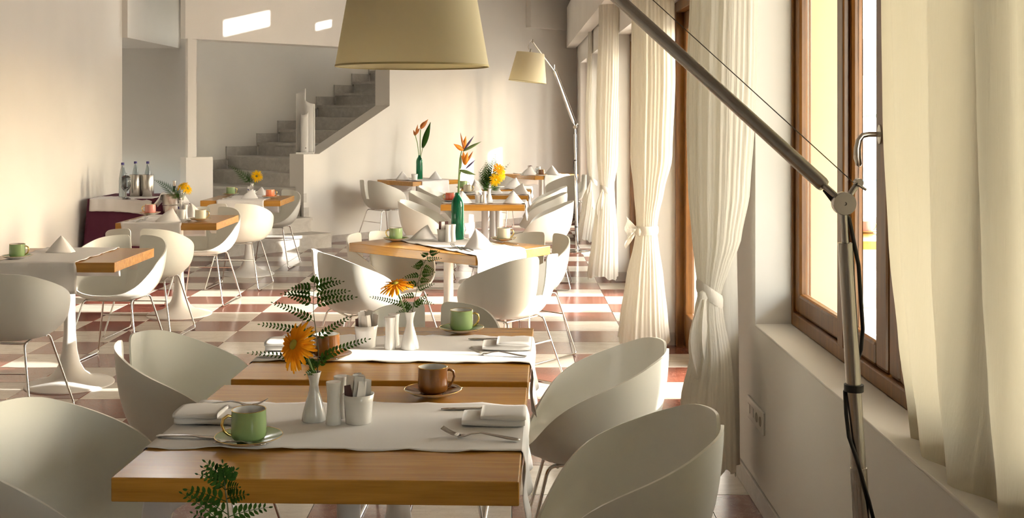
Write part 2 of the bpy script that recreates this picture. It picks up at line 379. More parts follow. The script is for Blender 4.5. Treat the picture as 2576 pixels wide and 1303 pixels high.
sash(3.967, 4.645, 0.03, 0.06); sash(3.50, 3.895, 0.12, 0.02); sash(2.60, 3.49, 0.10, 0.10); sash(1.28, 2.59, 0.1, 0.1)
hd = MB(); hd.tube([(XF0+0.02, 3.56, 1.512), (XF0-0.025, 3.56, 1.512), (XF0-0.045, 3.56, 1.508), (XF0-0.056, 3.56, 1.494), (XF0-0.061, 3.562, 1.468), (XF0-0.060, 3.565, 1.44), (XF0-0.053, 3.57, 1.418), (XF0-0.048, 3.57, 1.412)], [0.0085, 0.0085, 0.009, 0.0095, 0.011, 0.012, 0.010, 0.004], 12)
hd.lathe([(0, 0), (0.019, 0), (0.019, 0.006), (0, 0.008)], 16, Matrix.Translation((XF0+0.012, 3.56, 1.512)) @ Matrix.Rotation(-PI/2, 4, 'Y') @ Matrix.Diagonal((1.6, 1, 1, 1)))
tag(hd.build('window_handle', 'steel', wi), 'curved metal window handle')
struct(MB().bbox(XI-0.004, XF0, WIN[0], WIN[1], 0.712, 0.722, 0.003).build('trim_6', 'plaster'), 'white window sill')
w2 = struct(link('fill_window', None), 'brown wooden window added unseen beside the viewer for fill light')  # added out of view to bring fill light onto the near lampshade
for (y0, y1, z0, z1) in ((-0.5, -0.42, 0.72, 2.5), (0.62, 0.7, 0.72, 2.5), (0.05, 0.15, 0.8, 2.42), (-0.42, 0.62, 0.72, 0.8), (-0.42, 0.62, 2.42, 2.5)):
    MB().bbox(XF0, XF1, y0, y1, z0, z1, 0.006).build('frame_member', 'joinery_wood', w2)
for (y0, y1) in ((-0.42, 0.05), (0.15, 0.62)): MB().box(1.170, 1.174, y0, y1, 0.8, 2.42).build('pane', 'window_glass', w2)
# sockets under the window
sk = thing('wall_socket', 'cream double wall socket plate beside the near curtain', 'socket', (XI, 4.63, 0.36))
y1, y0 = 4.62, 4.25
pc = on(1883, 1060, 0.3)
MB().bbox(-0.010, 0, -0.150, 0.150, -0.045, 0.045, 0.003).build('cover_plate', 'switch_plastic', sk)
for yy in (-0.108, -0.042): MB().lathe([(0, 0.0105), (0.016, 0.0105), (0.018, 0.012), (0.02, 0.0105)], 16, Matrix.Translation((0, yy, 0)) @ Matrix.Rotation(-PI/2, 4, 'Y')).build('socket_outlet', 'socket_dark', sk)
for yy in (0.040, 0.105): MB().bbox(-0.0125, -0.010, yy-0.018, yy+0.018, -0.018, 0.018, 0.001).build('data_outlet', 'switch_plastic', sk)

# ================================================================== terrace doors
LEAVES = [((5.2, 6.30), (7.12, 7.78)), ((8.4, 8.90), (10.1, 10.81)), ((11.5, 12.5), (13.6, 14.2)), ((15.3, 15.62), (15.88, 16.08), (16.34, 16.55))]
for n, (a, b) in enumerate(DOORS):
    do = struct(link(f'door_{n+1}', None), f'brown wooden terrace door, number {n+1} from the window' if n else 'brown wooden terrace door behind the nearest curtain')
    def dw(nm, y0, y1, z0, z1, x0=1.112, x1=1.235, bv=0.006): return MB().bbox(x0, x1, y0, y1, z0, z1, bv).build(nm, 'joinery_wood', do)
    dw('door_jamb', b-0.06, b, 0, DTOP); dw('door_jamb', a, a+0.06, 0, DTOP); dw('door_lintel', a+0.06, b-0.06, DTOP-0.07, DTOP)
    for (y0, y1) in LEAVES[n]:
        s = min(0.09, (y1-y0)*0.3)
        dw('leaf_stile', y0, y0+s, 0.01, DTOP-0.07, 1.165, 1.215); dw('leaf_stile', y1-s, y1, 0.01, DTOP-0.07, 1.165, 1.215)
        dw('leaf_rail', y0+s, y1-s, 0.01, 0.24, 1.165, 1.215); dw('leaf_rail', y0+s, y1-s, DTOP-0.19, DTOP-0.07, 1.165, 1.215)
        MB().box(1.188, 1.192, y0+s, y1-s, 0.24, DTOP-0.19).build('pane', 'window_glass', do)

# ================================================================== terrace outside
struct(MB().box(1.30, 9.0, -6, 24, -0.14, -0.02).build('terrace_floor', 'terrace_paving'), 'pale paved terrace outside the window')
struct(MB().box(-60, 220, -60, 260, -0.3, -0.16).build('ground', 'sand'), 'sandy ground beyond the terrace')
struct(MB().bbox(1.36, 1.585, 5.40, 6.33, -0.02, 2.75, 0.01).build('terrace_pier', 'plaster_cream'), 'cream plastered pier just outside the window')
for (y0, y1) in ((6.83, 8.68), (9.82, 12.73), (12.94, 15.46), (15.64, 15.86), (16.06, 17.4), (3.63, 5.25), (-4.5, 3.47)):  # added unseen panels, spaced to cut the sun into patches indoors
    struct(MB().bbox(6.0, 6.2, y0, y1, -0.02, 4.1, 0.01).build('sun_block_panel', 'terrace_white'), 'tall white panel added unseen beyond the terrace to block sun')
struct(MB().box(6.0, 6.2, 15.46, 16.06, 3.42, 4.1).build('sun_block_lintel', 'terrace_white'), 'white lintel added between the sun-blocking panels')  # added to cap the sun patches on the back wall
struct(MB().box(1.25, 3.5, -4.0, 17.5, 2.75, 2.9).build('terrace_roof', 'terrace_white'), 'white terrace roof outside')
struct(MB().bbox(5.2, 9.5, 17.6, 19.5, 2.25, 2.75, 0.02).build('terrace_awning', 'terrace_white'), 'white canopy seen through the window')
MB().box(7, 22, 30, 37, -0.16, -0.10).build('pool', 'pool_water'); tag(bpy.data.objects['pool'], 'blue swimming pool glimpsed through the window', 'pool')
lg = thing('sun_shelter', 'white rounded shelter standing beyond the pool', 'shelter', (13.6, 44, -0.16))
MB().lathe([(0.95, 0), (1.0, 0.9), (0.92, 1.35), (0.6, 1.62), (0, 1.7)], 20).build('canopy', 'terrace_white', lg); MB().lathe([(0, 0), (1.05, 0), (1.05, 0.12), (0, 0.14)], 20).build('base', 'terrace_white', lg)
hb = MB(); rr = random.Random(3)
for i in range(60):
    x = -20+i*1.6; bmx = bmesh.new(); bmesh.ops.create_icosphere(bmx, subdivisions=2, radius=1.0)
    for v in bmx.verts: v.co *= rr.uniform(0.85, 1.15)
    hb.addbm(bmx, True, Matrix.Translation((x, 62+rr.uniform(-2, 2), 0.3)) @ Matrix.Diagonal((1.4, 1.2, rr.uniform(1.2, 1.8), 1)))
tag(hb.build('hedge', 'hedge_green'), 'distant green hedge on the horizon', 'hedge', kind='stuff')

# ================================================================== marble staircase
st = thing('staircase', 'grey marble staircase rising behind the white parapet', 'staircase')
R = 0.172
NOS = {1: ((1.66, -0.42), (0.28, -0.36)), 2: ((1.58, -0.13), (0.28, -0.10)), 3: ((1.565, 0.05), (0.58, 0.80)), 4: ((1.565, 0.16), (0.92, 1.42)), 5: ((1.565, 0.30), (1.44, 1.915))}
for i in range(6, 16): s_ = (1.72, 2.20, 2.54, 2.87, 3.20, 3.52, 3.84, 4.16, 4.48, 4.8)[i-6]; NOS[i] = ((s_, 0.295), (s_, 1.915))
NOS[16] = ((5.9, 0.295), (5.9, 1.915))
LEFT = {2: [(0.35, 0.12)], 3: [], 4: [(1.18, 1.915)]}
for i in range(1, 16):
    (a, b), (c, d_) = NOS[i], NOS[i+1]
    A, B, C2, D2 = Vector(a), Vector(b), Vector(d_), Vector(c)
    nrm = Vector((-(B-A).y, (B-A).x)).normalized()
    if nrm.dot((C2+D2)/2-(A+B)/2) < 0: nrm = -nrm
    z = i*R
    sp = thing('step', None, None); sp.parent = st
    tr = MB().prism([tuple(A-nrm*0.022), tuple(B-nrm*0.022)]+([p for p in LEFT.get(i, [])] if i in (2, 4) else [])+[tuple(C2+nrm*0.03), tuple(D2+nrm*0.03)], z-0.034, z, lambda p, q, t: D(p, q, t))
    tr.build('tread', 'stair_marble', sp)
    MB().prism([tuple(A), tuple(B), tuple(B+nrm*0.03), tuple(A+nrm*0.03)], z-R, z-0.034, lambda p, q, t: D(p, q, t)).build('riser', 'stair_marble', sp)
    if i >= 5: MB().prism([(NOS[i][1][0]-0.03, 1.90), (NOS[i+1][1][0]-0.03, 1.90), (NOS[i+1][1][0]-0.03, 1.92), (NOS[i][1][0]-0.03, 1.92)], z-0.06, z+0.125, lambda p, q, t: D(p, q, t)).build('skirting', 'stair_marble', sp)
    if i <= 3:
        MB().prism([(1.55, -0.012), (1.70-0.035*i, -0.012), (1.70-0.035*i, 0.0), (1.55, 0.0)], z, z+0.11, lambda p, q, t: D(p, q, t)).build('skirting', 'stair_marble', sp)
    if i == 1: MB().prism([tuple(A), (1.66, 0.0), (1.63, 0.0), (1.63, -0.40)], 0, z-0.034, lambda p, q, t: D(p, q, t)).build('side_panel', 'stair_marble', sp)
    if i in (2, 3): MB().prism([tuple(A), (A.x, 0.05), (A.x-0.02, 0.05), (A.x-0.02, A.y)], z-R, z-0.034, lambda p, q, t: D(p, q, t)).build('side_panel', 'stair_marble', sp)

# daylight portals guide the sampling of the sky through the doors and windows, added one included
for (a, b) in DOORS: portal(1.262, (a+b)/2, DTOP/2, DTOP, b-a, (0, PI/2, 0))
portal(1.262, 0.1, 1.61, 1.78, 1.2, (0, PI/2, 0))
portal(1.262, (WIN[0]+WIN[1])/2, (WIN[2]+WIN[3])/2, WIN[3]-WIN[2], WIN[1]-WIN[0], (0, PI/2, 0))

# ================================================================== curtains
def curtain(name, label, d, prof, zt, zb, folds, amp, tie=None, depth=0.10, material='sheer_curtain', lining=None, seed=1, hem_wave=0.02, xmax=9.0, bow=False):
    """a gathered curtain: closed bundle whose outline follows prof [(row, left, right)] measured on its upright plane"""
    o = thing(name, label, 'curtain', (0, 0, 0), group='tied white curtains along the terrace doors')
    rd = random.Random(seed); ph = [rd.uniform(0, 6.28) for _ in range(6)]
    tab = sorted((H-(py-Y0)*d/F, (l-CX)*d/F, (r-CX)*d/F) for py, l, r in prof)
    ztie = tie if tie is not None else -9
    nz = 56; zs = [lerp(zb, zt, i/nz) for i in range(nz+1)]
    def surf(mb, x_of, dep, fo, am, zb_, nseg, dy=0.0):
        rows = []
        waves = [(int(round(fo*q)), rd.uniform(0.25, 0.75), rd.uniform(0, 6.28), rd.uniform(-0.8, 0.8)) for q in (0.20, 0.33, 0.47, 0.65, 0.9, 1.2)]
        for z in [max(z, zb_) for z in zs if z >= zb_-0.05]:
            xl, xr = x_of(z); xc, hw = (xl+xr)/2, (xr-xl)/2
            near = math.exp(-((z-ztie)/0.16)**2) if tie is not None else 0
            row = []
            for k in range(nseg):
                a = 2*PI*k/nseg
                r = 1+am*(1-0.55*near)*sum(q_*math.sin(n_*a+f_+w_*z) for n_, q_, f_, w_ in waves)
                dd = dep*(0.55+0.45*min(1, hw/0.14))*(1-0.35*near)
                zz = z+(hem_wave*math.sin(3*a+ph[4])+0.008*math.sin(11*a) if z <= zb_+1e-6 else 0)
                row.append((min(xc+hw*r*math.cos(a), xmax), d+dy+dd*r*math.sin(a), max(zz, 0.012)))
            rows.append(row)
        mb.grid(rows, closed=True); return mb
    X = lambda z: interp(tab, z)
    surf(MB(), X, depth, folds, amp, zb, 260).build('sheer_layer', material, o)
    if lining:
        tl = sorted((H-(py-Y0)*d/F, (l-CX)*d/F, (r-CX)*d/F) for py, l, r in lining[0])
        surf(MB(), lambda z: interp(tl, z), depth*0.6, max(4, folds*0.3), amp*1.1, lining[1], 120, dy=0.09).build('lining_layer', 'lining_curtain', o)
    if tie is not None:
        xl, xr = X(tie); xc, hw = (xl+xr)/2, (xr-xl)/2+0.006; dd = depth*(0.55+0.45*min(1, hw/0.14))*0.70
        rows = [[(xc+hw*g*math.cos(a), d+dd*g*math.sin(a), tie+dz-0.035*math.cos(a)*(0 if bow else 1)) for a in [2*PI*k/28 for k in range(28)]] for dz, g in ((-0.030, 1.0), (-0.015, 1.07), (0.012, 1.08), (0.028, 1.0))]
        MB().grid(rows, closed=True).build('tie_band', 'lining_curtain', o)
        kx = xl-0.005
        kn = MB()
        if bow:
            for sg, tz in ((1, 0.035), (-1, -0.055)):
                rows = []
                for i in range(7):
                    t = i/6; ww = 0.018+0.042*t
                    rows.append([(kx-0.075*t-0.01*math.sin(j), d-0.05-0.02*t+0.012*math.cos(j*1.3+i), tie+tz*t*1.2+ww*(j/3-1)*0.9) for j in range(7)])
                kn.grid(rows)
        kn.lathe([(0, -0.030), (0.014, -0.022), (0.022, 0), (0.014, 0.022), (0, 0.030)], 14, Matrix.Translation((kx+0.012, d-0.05, tie-0.01)))
        if not bow:
            rows = []
            for i in range(9):
                t = i/8; w_ = 0.02+0.075*math.sin(PI*min(1, t*1.6)*0.5); rows.append([(kx+0.01-0.030*math.sin(PI*t)+w_*(j/6-0.35)+0.006*math.sin(4*j+3*t), d-0.065-0.03*math.sin(PI*j/6)*(0.6+0.4*math.sin(5*t))-0.01*math.sin(2*j), tie-0.01-0.34*t+0.01*math.sin(2.2*j)*t) for j in range(7)])
            kn.grid(rows)
        kn.build('knot', 'sheer_curtain', o)
    return o
curtain('curtain', 'nearest tall white curtain, knotted low beside the window', 4.62,
        [(-330, 1742, 1905), (0, 1740, 1903), (150, 1733, 1902), (300, 1731, 1896), (480, 1735, 1884), (600, 1744, 1862), (690, 1752, 1830), (733, 1758, 1812), (780, 1748, 1818), (900, 1738, 1838), (1000, 1716, 1846), (1080, 1710, 1848), (1170, 1706, 1850)],
        2.62, 0.14, 31, 0.032, tie=0.852, depth=0.12, lining=([(-330, 1800, 1896), (400, 1800, 1880), (600, 1790, 1864), (800, 1790, 1868), (1250, 1795, 1872)], 0.035), seed=5, xmax=0.984)
curtain('curtain', 'white curtain tied with a bow at the second wall pier', 7.62,
        [(-120, 1592, 1694), (0, 1591, 1695), (200, 1590, 1698), (400, 1588, 1690), (480, 1596, 1670), (545, 1600, 1656), (578, 1602, 1652), (610, 1596, 1656), (700, 1577, 1668), (800, 1562, 1678), (860, 1556, 1684)],
        2.60, 0.075, 27, 0.034, tie=0.81, depth=0.13, lining=([(-120, 1640, 1694), (560, 1622, 1650), (700, 1625, 1668), (900, 1625, 1680)], 0.03), seed=9, bow=True)
curtain('curtain', 'white curtain tied in front of the third wall pier', 10.68,
        [(0, 1507, 1570), (60, 1507, 1568), (200, 1502, 1568), (300, 1500, 1562), (400, 1502, 1555), (450, 1506, 1547), (478, 1512, 1540), (520, 1499, 1548), (600, 1490, 1553), (690, 1478, 1556)],
        2.60, 0.07, 23, 0.038, tie=0.875, depth=0.14, lining=([(0, 1535, 1568), (470, 1525, 1548), (600, 1525, 1555), (720, 1522, 1555)], 0.03), seed=13, xmax=0.984)
curtain('curtain', 'farthest white curtain, behind the far floor lamp', 14.1,
        [(60, 1480, 1508), (100, 1480, 1506), (300, 1473, 1500), (420, 1478, 1502), (455, 1484, 1501), (500, 1466, 1510), (610, 1450, 1498)],
        2.60, 0.04, 19, 0.04, tie=0.77, depth=0.14, seed=21, xmax=0.975)
# sheer hanging in front of the window, swept aside
sw = thing('curtain', 'sheer cream curtain hanging in front of the window at the right', 'curtain', (0, 0, 0), group='tied white curtains along the terrace doors')
rows = []
for i in range(41):
    z = lerp(0.46, 2.6, i/40); e = interp([(0.46, 2.88), (0.78, 3.03), (0.95, 3.10), (1.2, 3.17), (1.56, 3.215), (2.0, 3.24), (2.6, 3.25)], z)[0]
    rows.append([(1.035+0.022*math.sin(u*46+0.3*math.sin(3*z))+0.012*math.sin(u*19+z), lerp(e, 1.35, u), z) for u in [j/160 for j in range(161)]])
me = MB().grid(rows).build('sheer_layer', 'sheer_beige', sw)

# ================================================================== chairs: white moulded shell with a slot in the back, chrome sled base
def shell_mesh():
    HT = [(0.0, 0.785), (0.05, 0.774), (0.13, 0.735), (0.22, 0.698), (0.30, 0.664), (0.36, 0.626), (0.41, 0.578), (0.45, 0.515), (0.49, 0.455)]
    fine = [(HT[0][0]+(HT[-1][0]-HT[0][0])*i/80) for i in range(81)]; hv = [interp(HT, q)[0] for q in fine]
    for _ in range(40): hv = [hv[0]]+[(hv[i-1]+2*hv[i]+hv[i+1])/4 for i in range(1, 80)]+[hv[80]]
    HT = list(zip(fine, hv))
    back, front, half = 0.275, 0.215, 0.298
    sa = 3.9
    degs = [sa, sa+0.7, sa+1.6, sa+3.2, sa+6, 14, 19]+[24+6*i for i in range(27)]
    ths = [math.radians(x) for x in degs]+[math.radians(360-x) for x in reversed(degs)]
    drop = {0: 0.024, 1: 0.011, 2: 0.004, 3: 0.001}
    NT = 18; rows = []
    for j in range(NT+1):
        t = j/NT; row = []
        for c, th in enumerate(ths):
            idx = min(c, len(ths)-1-c)
            s, co = math.sin(th), math.cos(th)
            by = -back*abs(co)**0.88 if co > 0 else front*abs(co)**0.78
            bx = half*(abs(s)**(0.80 if co > 0 else 0.74))*(1 if s > 0 else -1)
            h = interp(HT, by+back)[0]-drop.get(idx, 0)
            hn = (h-0.43)/(0.785-0.43)
            ph = t*PI/2
            r = math.sin(ph)**0.60
            z = 0.425+(h-0.425)*(1-math.cos(ph)**1.05)**(1.45)
            lean = 1+0.05*(t-0.75)*hn
            dome = -0.012*math.sin(PI*min(1, t*2))
            row.append((bx*r*lean, by*r*lean+0.015*(1-r), z+dome))
        rows.append(row)
    mb = MB(); nc = len(ths)
    v = [p for r in rows for p in r]; f = []
    ts = 12
    for i in range(NT):
        for j in range(nc):
            j2 = (j+1) % nc
            if j2 == 0 and i >= ts: continue
            f.append((i*nc+j, i*nc+j2, (i+1)*nc+j2, (i+1)*nc+j))
    mb.add(v, f, True)
    me = mb.mesh('shell', 'chair_plastic')
    bm = bmesh.new(); bm.from_mesh(me); bmesh.ops.remove_doubles(bm, verts=bm.verts[:], dist=1e-5)
    # flip so that normals point outward, then thicken inward
    bmesh.ops.recalc_face_normals(bm, faces=bm.faces[:])
    bm.faces.ensure_lookup_table()
    test = max(bm.faces, key=lambda g: abs(g.calc_center_median().x))
    if test.normal.x*test.calc_center_median().x < 0: bmesh.ops.reverse_faces(bm, faces=bm.faces[:])
    bmesh.ops.solidify(bm, geom=bm.faces[:], thickness=0.008)
    bm.to_mesh(me); bm.free()
    for p in me.polygons: p.use_smooth = True
    me.set_sharp_from_angle(angle=math.radians(50))
    return me
SHELL = shell_mesh()
ch0 = thing('armchair', 'x', 'chair')
link('shell', SHELL, ch0)
def rounded(pts, r=0.03, n=4):
    out = [Vector(pts[0])]
    for a, b, c in zip(pts, pts[1:], pts[2:]):
        a, b, c = Vector(a), Vector(b), Vector(c); p = b+(a-b).normalized()*r; q = b+(c-b).normalized()*r
        for i in range(n+1): t = i/n; out.append((p*(1-t)+b*t)*(1-t)+(b*(1-t)+q*t)*t)
    out.append(Vector(pts[-1])); return out
for sx in (-1, 1):
    pts = [(sx*0.13, -0.02, 0.412), (sx*0.155, -0.15, 0.412), (sx*0.245, -0.255, 0.007), (sx*0.245, 0.235, 0.007), (sx*0.155, 0.13, 0.412), (sx*0.13, 0.02, 0.412)]
    MB().tube(rounded(pts), 0.0062, 8).build('sled_leg', 'chrome', ch0)
for yy in (-0.12, 0.10): MB().tube([(-0.155, yy, 0.409), (0.155, yy, 0.409)], 0.0058, 8).build('cross_bar', 'chrome', ch0)
MB().tube([(-0.188, -0.187, 0.27), (0.188, -0.187, 0.27)], 0.0045, 6).build('stretcher', 'chrome', ch0)
GC = 'white moulded armchairs'
def chair(x, y, deg, label): return place(ch0, (x, y, 0), math.radians(deg), label, GC)   # deg 0 faces away from the viewer, counter-clockwise

# ================================================================== tables
ZT = 0.755
TABLES = {}
def make_table(sx, sy):
    t = thing('dining_table', 'x', 'table')
    MB().bbox(-sx/2, sx/2, -sy/2, sy/2, ZT-0.055, ZT, 0.003).build('tabletop', 'oak_table', t)
    prof = [(0, 0), (0.250, 0), (0.250, 0.006), (0.243, 0.011), (0.19, 0.022), (0.13, 0.042), (0.085, 0.075), (0.058, 0.125), (0.042, 0.20), (0.034, 0.30), (0.031, 0.42), (0.031, ZT-0.075), (0, ZT-0.075)]
    MB().lathe(prof, 40).build('pedestal', 'white_lacquer', t)
    MB().lathe([(0, ZT-0.075), (0.13, ZT-0.075), (0.135, ZT-0.067), (0.135, ZT-0.056), (0, ZT-0.056)], 24).build('mounting_plate', 'white_lacquer', t)
    return t
def runner(t, tb, label, along='x', wid=0.45, hang=(0.17, 0.17), off=0.0, skew=0.0, seed=1):
    """linen strip lying across the table along its x or y axis and hanging over both ends"""
    o = MB(); L_ = tb['sx'] if along == 'x' else tb['sy']; rd = random.Random(seed); p = [rd.uniform(0, 6.28) for _ in range(4)]
    S = []
    h0, h1 = hang; e = 0.012
    n = 60
    path = []
    for k in range(9): path.append((-L_/2-0.004-0.004*math.sin(k), -h0*(1-k/8)-0.004, 1-k/8))
    path += [(-L_/2+0.0, 0.0022, 0)]
    for k in range(1, 30): path.append((-L_/2+L_*k/30, 0.0022, 0))
    path += [(L_/2, 0.0022, 0)]
    for k in range(9): path.append((L_/2+0.004+0.004*math.sin(k), -h1*k/8-0.004, k/8))
    rows = []
    for i, (a, z, hg) in enumerate(path):
        row = []
        for j in range(29):
            b = -wid/2+wid*j/28
            edge = 0.006*math.sin(a*27+p[0])*(abs(j-14)/14)**4*(1 if j > 14 else -1) if hg == 0 else 0
            wz = 0.0016*(1+math.sin(a*9+b*14+p[1])*math.sin(b*22+p[2]))*(1 if hg == 0 else 0)+(0.004*max(0, math.sin(a*40+p[3]))*(abs(j-14)/14)**10 if hg == 0 else 0)
            wv = hg*0.010*math.sin(b*30+p[2])+hg*0.004
            aa = a+(wv+0.002)*(1 if a > 0 else -1) if hg > 0 else a
            bb = b+edge+off+skew*a
            if skew: bb = max(min(bb, 0.346), -0.346)
            row.append((aa, bb, ZT+z+wz) if along == 'x' else (bb, aa, ZT+z+wz))
        rows.append(row)
    ob = o.grid(rows).build('table_runner', 'linen')
    solidify(ob.data, 0.0014)
    ob.location = t.location; ob.rotation_euler = t.rotation_euler
    return tag(ob, label, 'table runner', 'white linen table runners')
protoL, protoS, protoM = make_table(0.92, 0.89), make_table(0.77, 0.70), make_table(1.09, 0.70)
GT = 'oak tables on white tulip pedestals'
def table(key, proto, size, x, y, deg, label, **kw):
    t = place(proto, (x, y, 0), math.radians(deg), label, GT)
    TABLES[key] = dict(o=t, x=x, y=y, a=math.radians(deg), sx=size[0], sy=size[1]); return t
def tp(key, lx, ly, z=ZT):
    t = TABLES[key]; ca, sa = math.cos(t['a']), math.sin(t['a']); return Vector((t['x']+lx*ca-ly*sa, t['y']+lx*sa+ly*ca, z))
SL, SS, SM = (0.92, 0.89), (0.77, 0.70), (1.09, 0.70)
table('T1', protoL, SL, -0.43, 3.005, -1.9, 'nearest oak table, with a brown cup and a folded napkin')
table('T2', protoL, SL, -0.395, 3.965, -2.2, 'second oak table, pushed up behind the nearest one')
table('T3', protoM, SM, -0.405, 7.25, -39.9, 'oak table turned cornerwise in the middle, carrying the green bottle')
table('T4', protoS, SS, -2.61, 11.32, 0, 'small oak table in front of the marble stairs')
table('T5', protoS, SS, -2.63, 9.03, 0, 'small oak table at left with the pink cup')
table('T6', protoS, SS, -2.59, 6.69, 0, 'oak table cut off by the left edge of the photo')
table('T7', protoS, (0.77, 0.70), -1.2, 14.58, 45, 'oak table against the back wall below the parapet, with green bottle')
table('T8', protoS, SS, -0.26, 10.80, -2.2, 'oak table first in the far row, with vase of fern and flowers')
table('T9', protoS, SS, -0.21, 12.0, -2.2, 'oak table second in the far row')
table('T10', protoS, SS, -0.17, 12.92, -2.2, 'oak table third in the far row')
table('T11', protoS, SS, 0.40, 15.98, 37, 'oak table in the back corner beside the far floor lamp')
runner(TABLES['T1']['o'], TABLES['T1'], 'white linen runner across the nearest table', seed=2, hang=(0.24, 0.17))
runner(TABLES['T2']['o'], TABLES['T2'], 'white linen runner across the second table', seed=3, off=0.03)
runner(TABLES['T3']['o'], TABLES['T3'], 'white linen runner lying askew on the cornerwise middle table', seed=4, off=0.04, skew=-0.30, hang=(0.05, 0.15))
runner(TABLES['T4']['o'], TABLES['T4'], 'white linen runner on the table before the stairs', 'y', seed=5, off=-0.0)
runner(TABLES['T5']['o'], TABLES['T5'], 'white linen runner on the left table with the pink cup', 'y', seed=6, off=-0.11)
runner(TABLES['T6']['o'], TABLES['T6'], 'white linen runner on the table at the left edge', 'y', seed=7, off=-0.05)
runner(TABLES['T7']['o'], TABLES['T7'], 'white linen runner on the table against the back wall', 'y', seed=8, off=-0.02)
runner(TABLES['T8']['o'], TABLES['T8'], 'white linen runner on the first table of the far row', 'x', seed=9, hang=(0.10, 0.15))
runner(TABLES['T9']['o'], TABLES['T9'], 'white linen runner on the second table of the far row', 'x', seed=10, hang=(0.10, 0.12))
runner(TABLES['T10']['o'], TABLES['T10'], 'white linen runner on the third table of the far row', 'x', seed=11, hang=(0.10, 0.10))
runner(TABLES['T11']['o'], TABLES['T11'], 'white linen runner on the back corner table', 'y', seed=12)

# ------------------------------------------------------------------ chairs around them (deg 0 faces +y, 90 faces -x, -90 faces +x)
chair(0.265, 2.98, 87, 'white armchair at the right end of the nearest table')
chair(0.255, 3.93, 88, 'white armchair at the right end of the second table')
chair(-1.15, 3.03, -95, 'white armchair at the left end of the nearest table, mostly cut off')
chair(-1.10, 4.05, -93, 'white armchair at the left end of the second table')
chair(-0.345, 4.56, 178, 'white armchair at the far side of the second table, facing the viewer')
chair(-0.90, 6.78, -63, 'white armchair left of the middle table, lit by the sun')
chair(-0.04, 6.60, 50, 'white armchair right of the middle table, its slotted back towards the viewer')
chair(-0.79, 7.57, -130, 'white armchair behind the left end of the middle table')
chair(0.07, 7.485, 140, 'white armchair behind the right corner of the middle table')
chair(-2.50, 10.50, -4, 'white armchair with its back to the viewer at the table before the stairs')
chair(-2.52, 11.95, 176, 'white armchair between the stairs and the table before them')
chair(-2.60, 8.22, -4, 'white armchair with its back to the viewer at the pink-cup table')
chair(-2.60, 9.62, 176, 'white armchair behind the pink-cup table')
chair(-2.52, 7.28, 174, 'white armchair behind the table at the left edge')
chair(-2.62, 5.95, -3, 'white armchair in front of the table at the left edge')
chair(-1.58, 14.12, -48, 'white armchair at the table against the back wall')
chair(0.285, 10.50, 86, 'white armchair right of the first far-row table, sun on its side')
chair(0.285, 11.70, 87, 'white armchair right of the second far-row table')
chair(0.33, 12.72, 87, 'white armchair right of the third far-row table')
chair(-0.78, 10.62, -92, 'white armchair left of the first far-row table')
chair(-0.80, 11.92, -92, 'white armchair left of the second far-row table')
chair(-0.78, 12.80, -92, 'white armchair left of the third far-row table')
chair(-0.03, 15.55, -55, 'white armchair left of the back corner table')
chair(0.72, 15.42, 40, 'white armchair right of the back corner table, beside the far lamp')

# ================================================================== arm floor lamps
def shade(parent, loc, tilt):
    o = link('lamp_shade', None, parent, loc, tilt); me = MB().lathe([(0.2130, -0.165), (0.2135, -0.160), (0.1565, 0.165), (0.1545, 0.165), (0.2105, -0.160), (0.2130, -0.165)], 64).build('shade_cone', 'lamp_shade', o)
    MB().lathe([(0.2120, -0.166), (0.2150, -0.166), (0.2147, -0.161), (0.2120, -0.161), (0.2120, -0.166)], 64).build('shade_trim', 'shade_trim', o)
    sp = MB()
    for k in range(3): a = 2*PI*k/3+0.4; sp.tube([(0, 0, 0.15), (0.155*math.cos(a), 0.155*math.sin(a), 0.155)], 0.002, 6)
    sp.lathe([(0, 0.06), (0.018, 0.06), (0.02, 0.15), (0.012, 0.21), (0, 0.21)], 12); sp.build('shade_holder', 'steel', o)
    MB().lathe([(0, -0.02), (0.022, -0.008), (0.03, 0.012), (0.024, 0.036), (0.014, 0.06), (0, 0.06)], 14).build('bulb', 'porcelain', o)
    return o
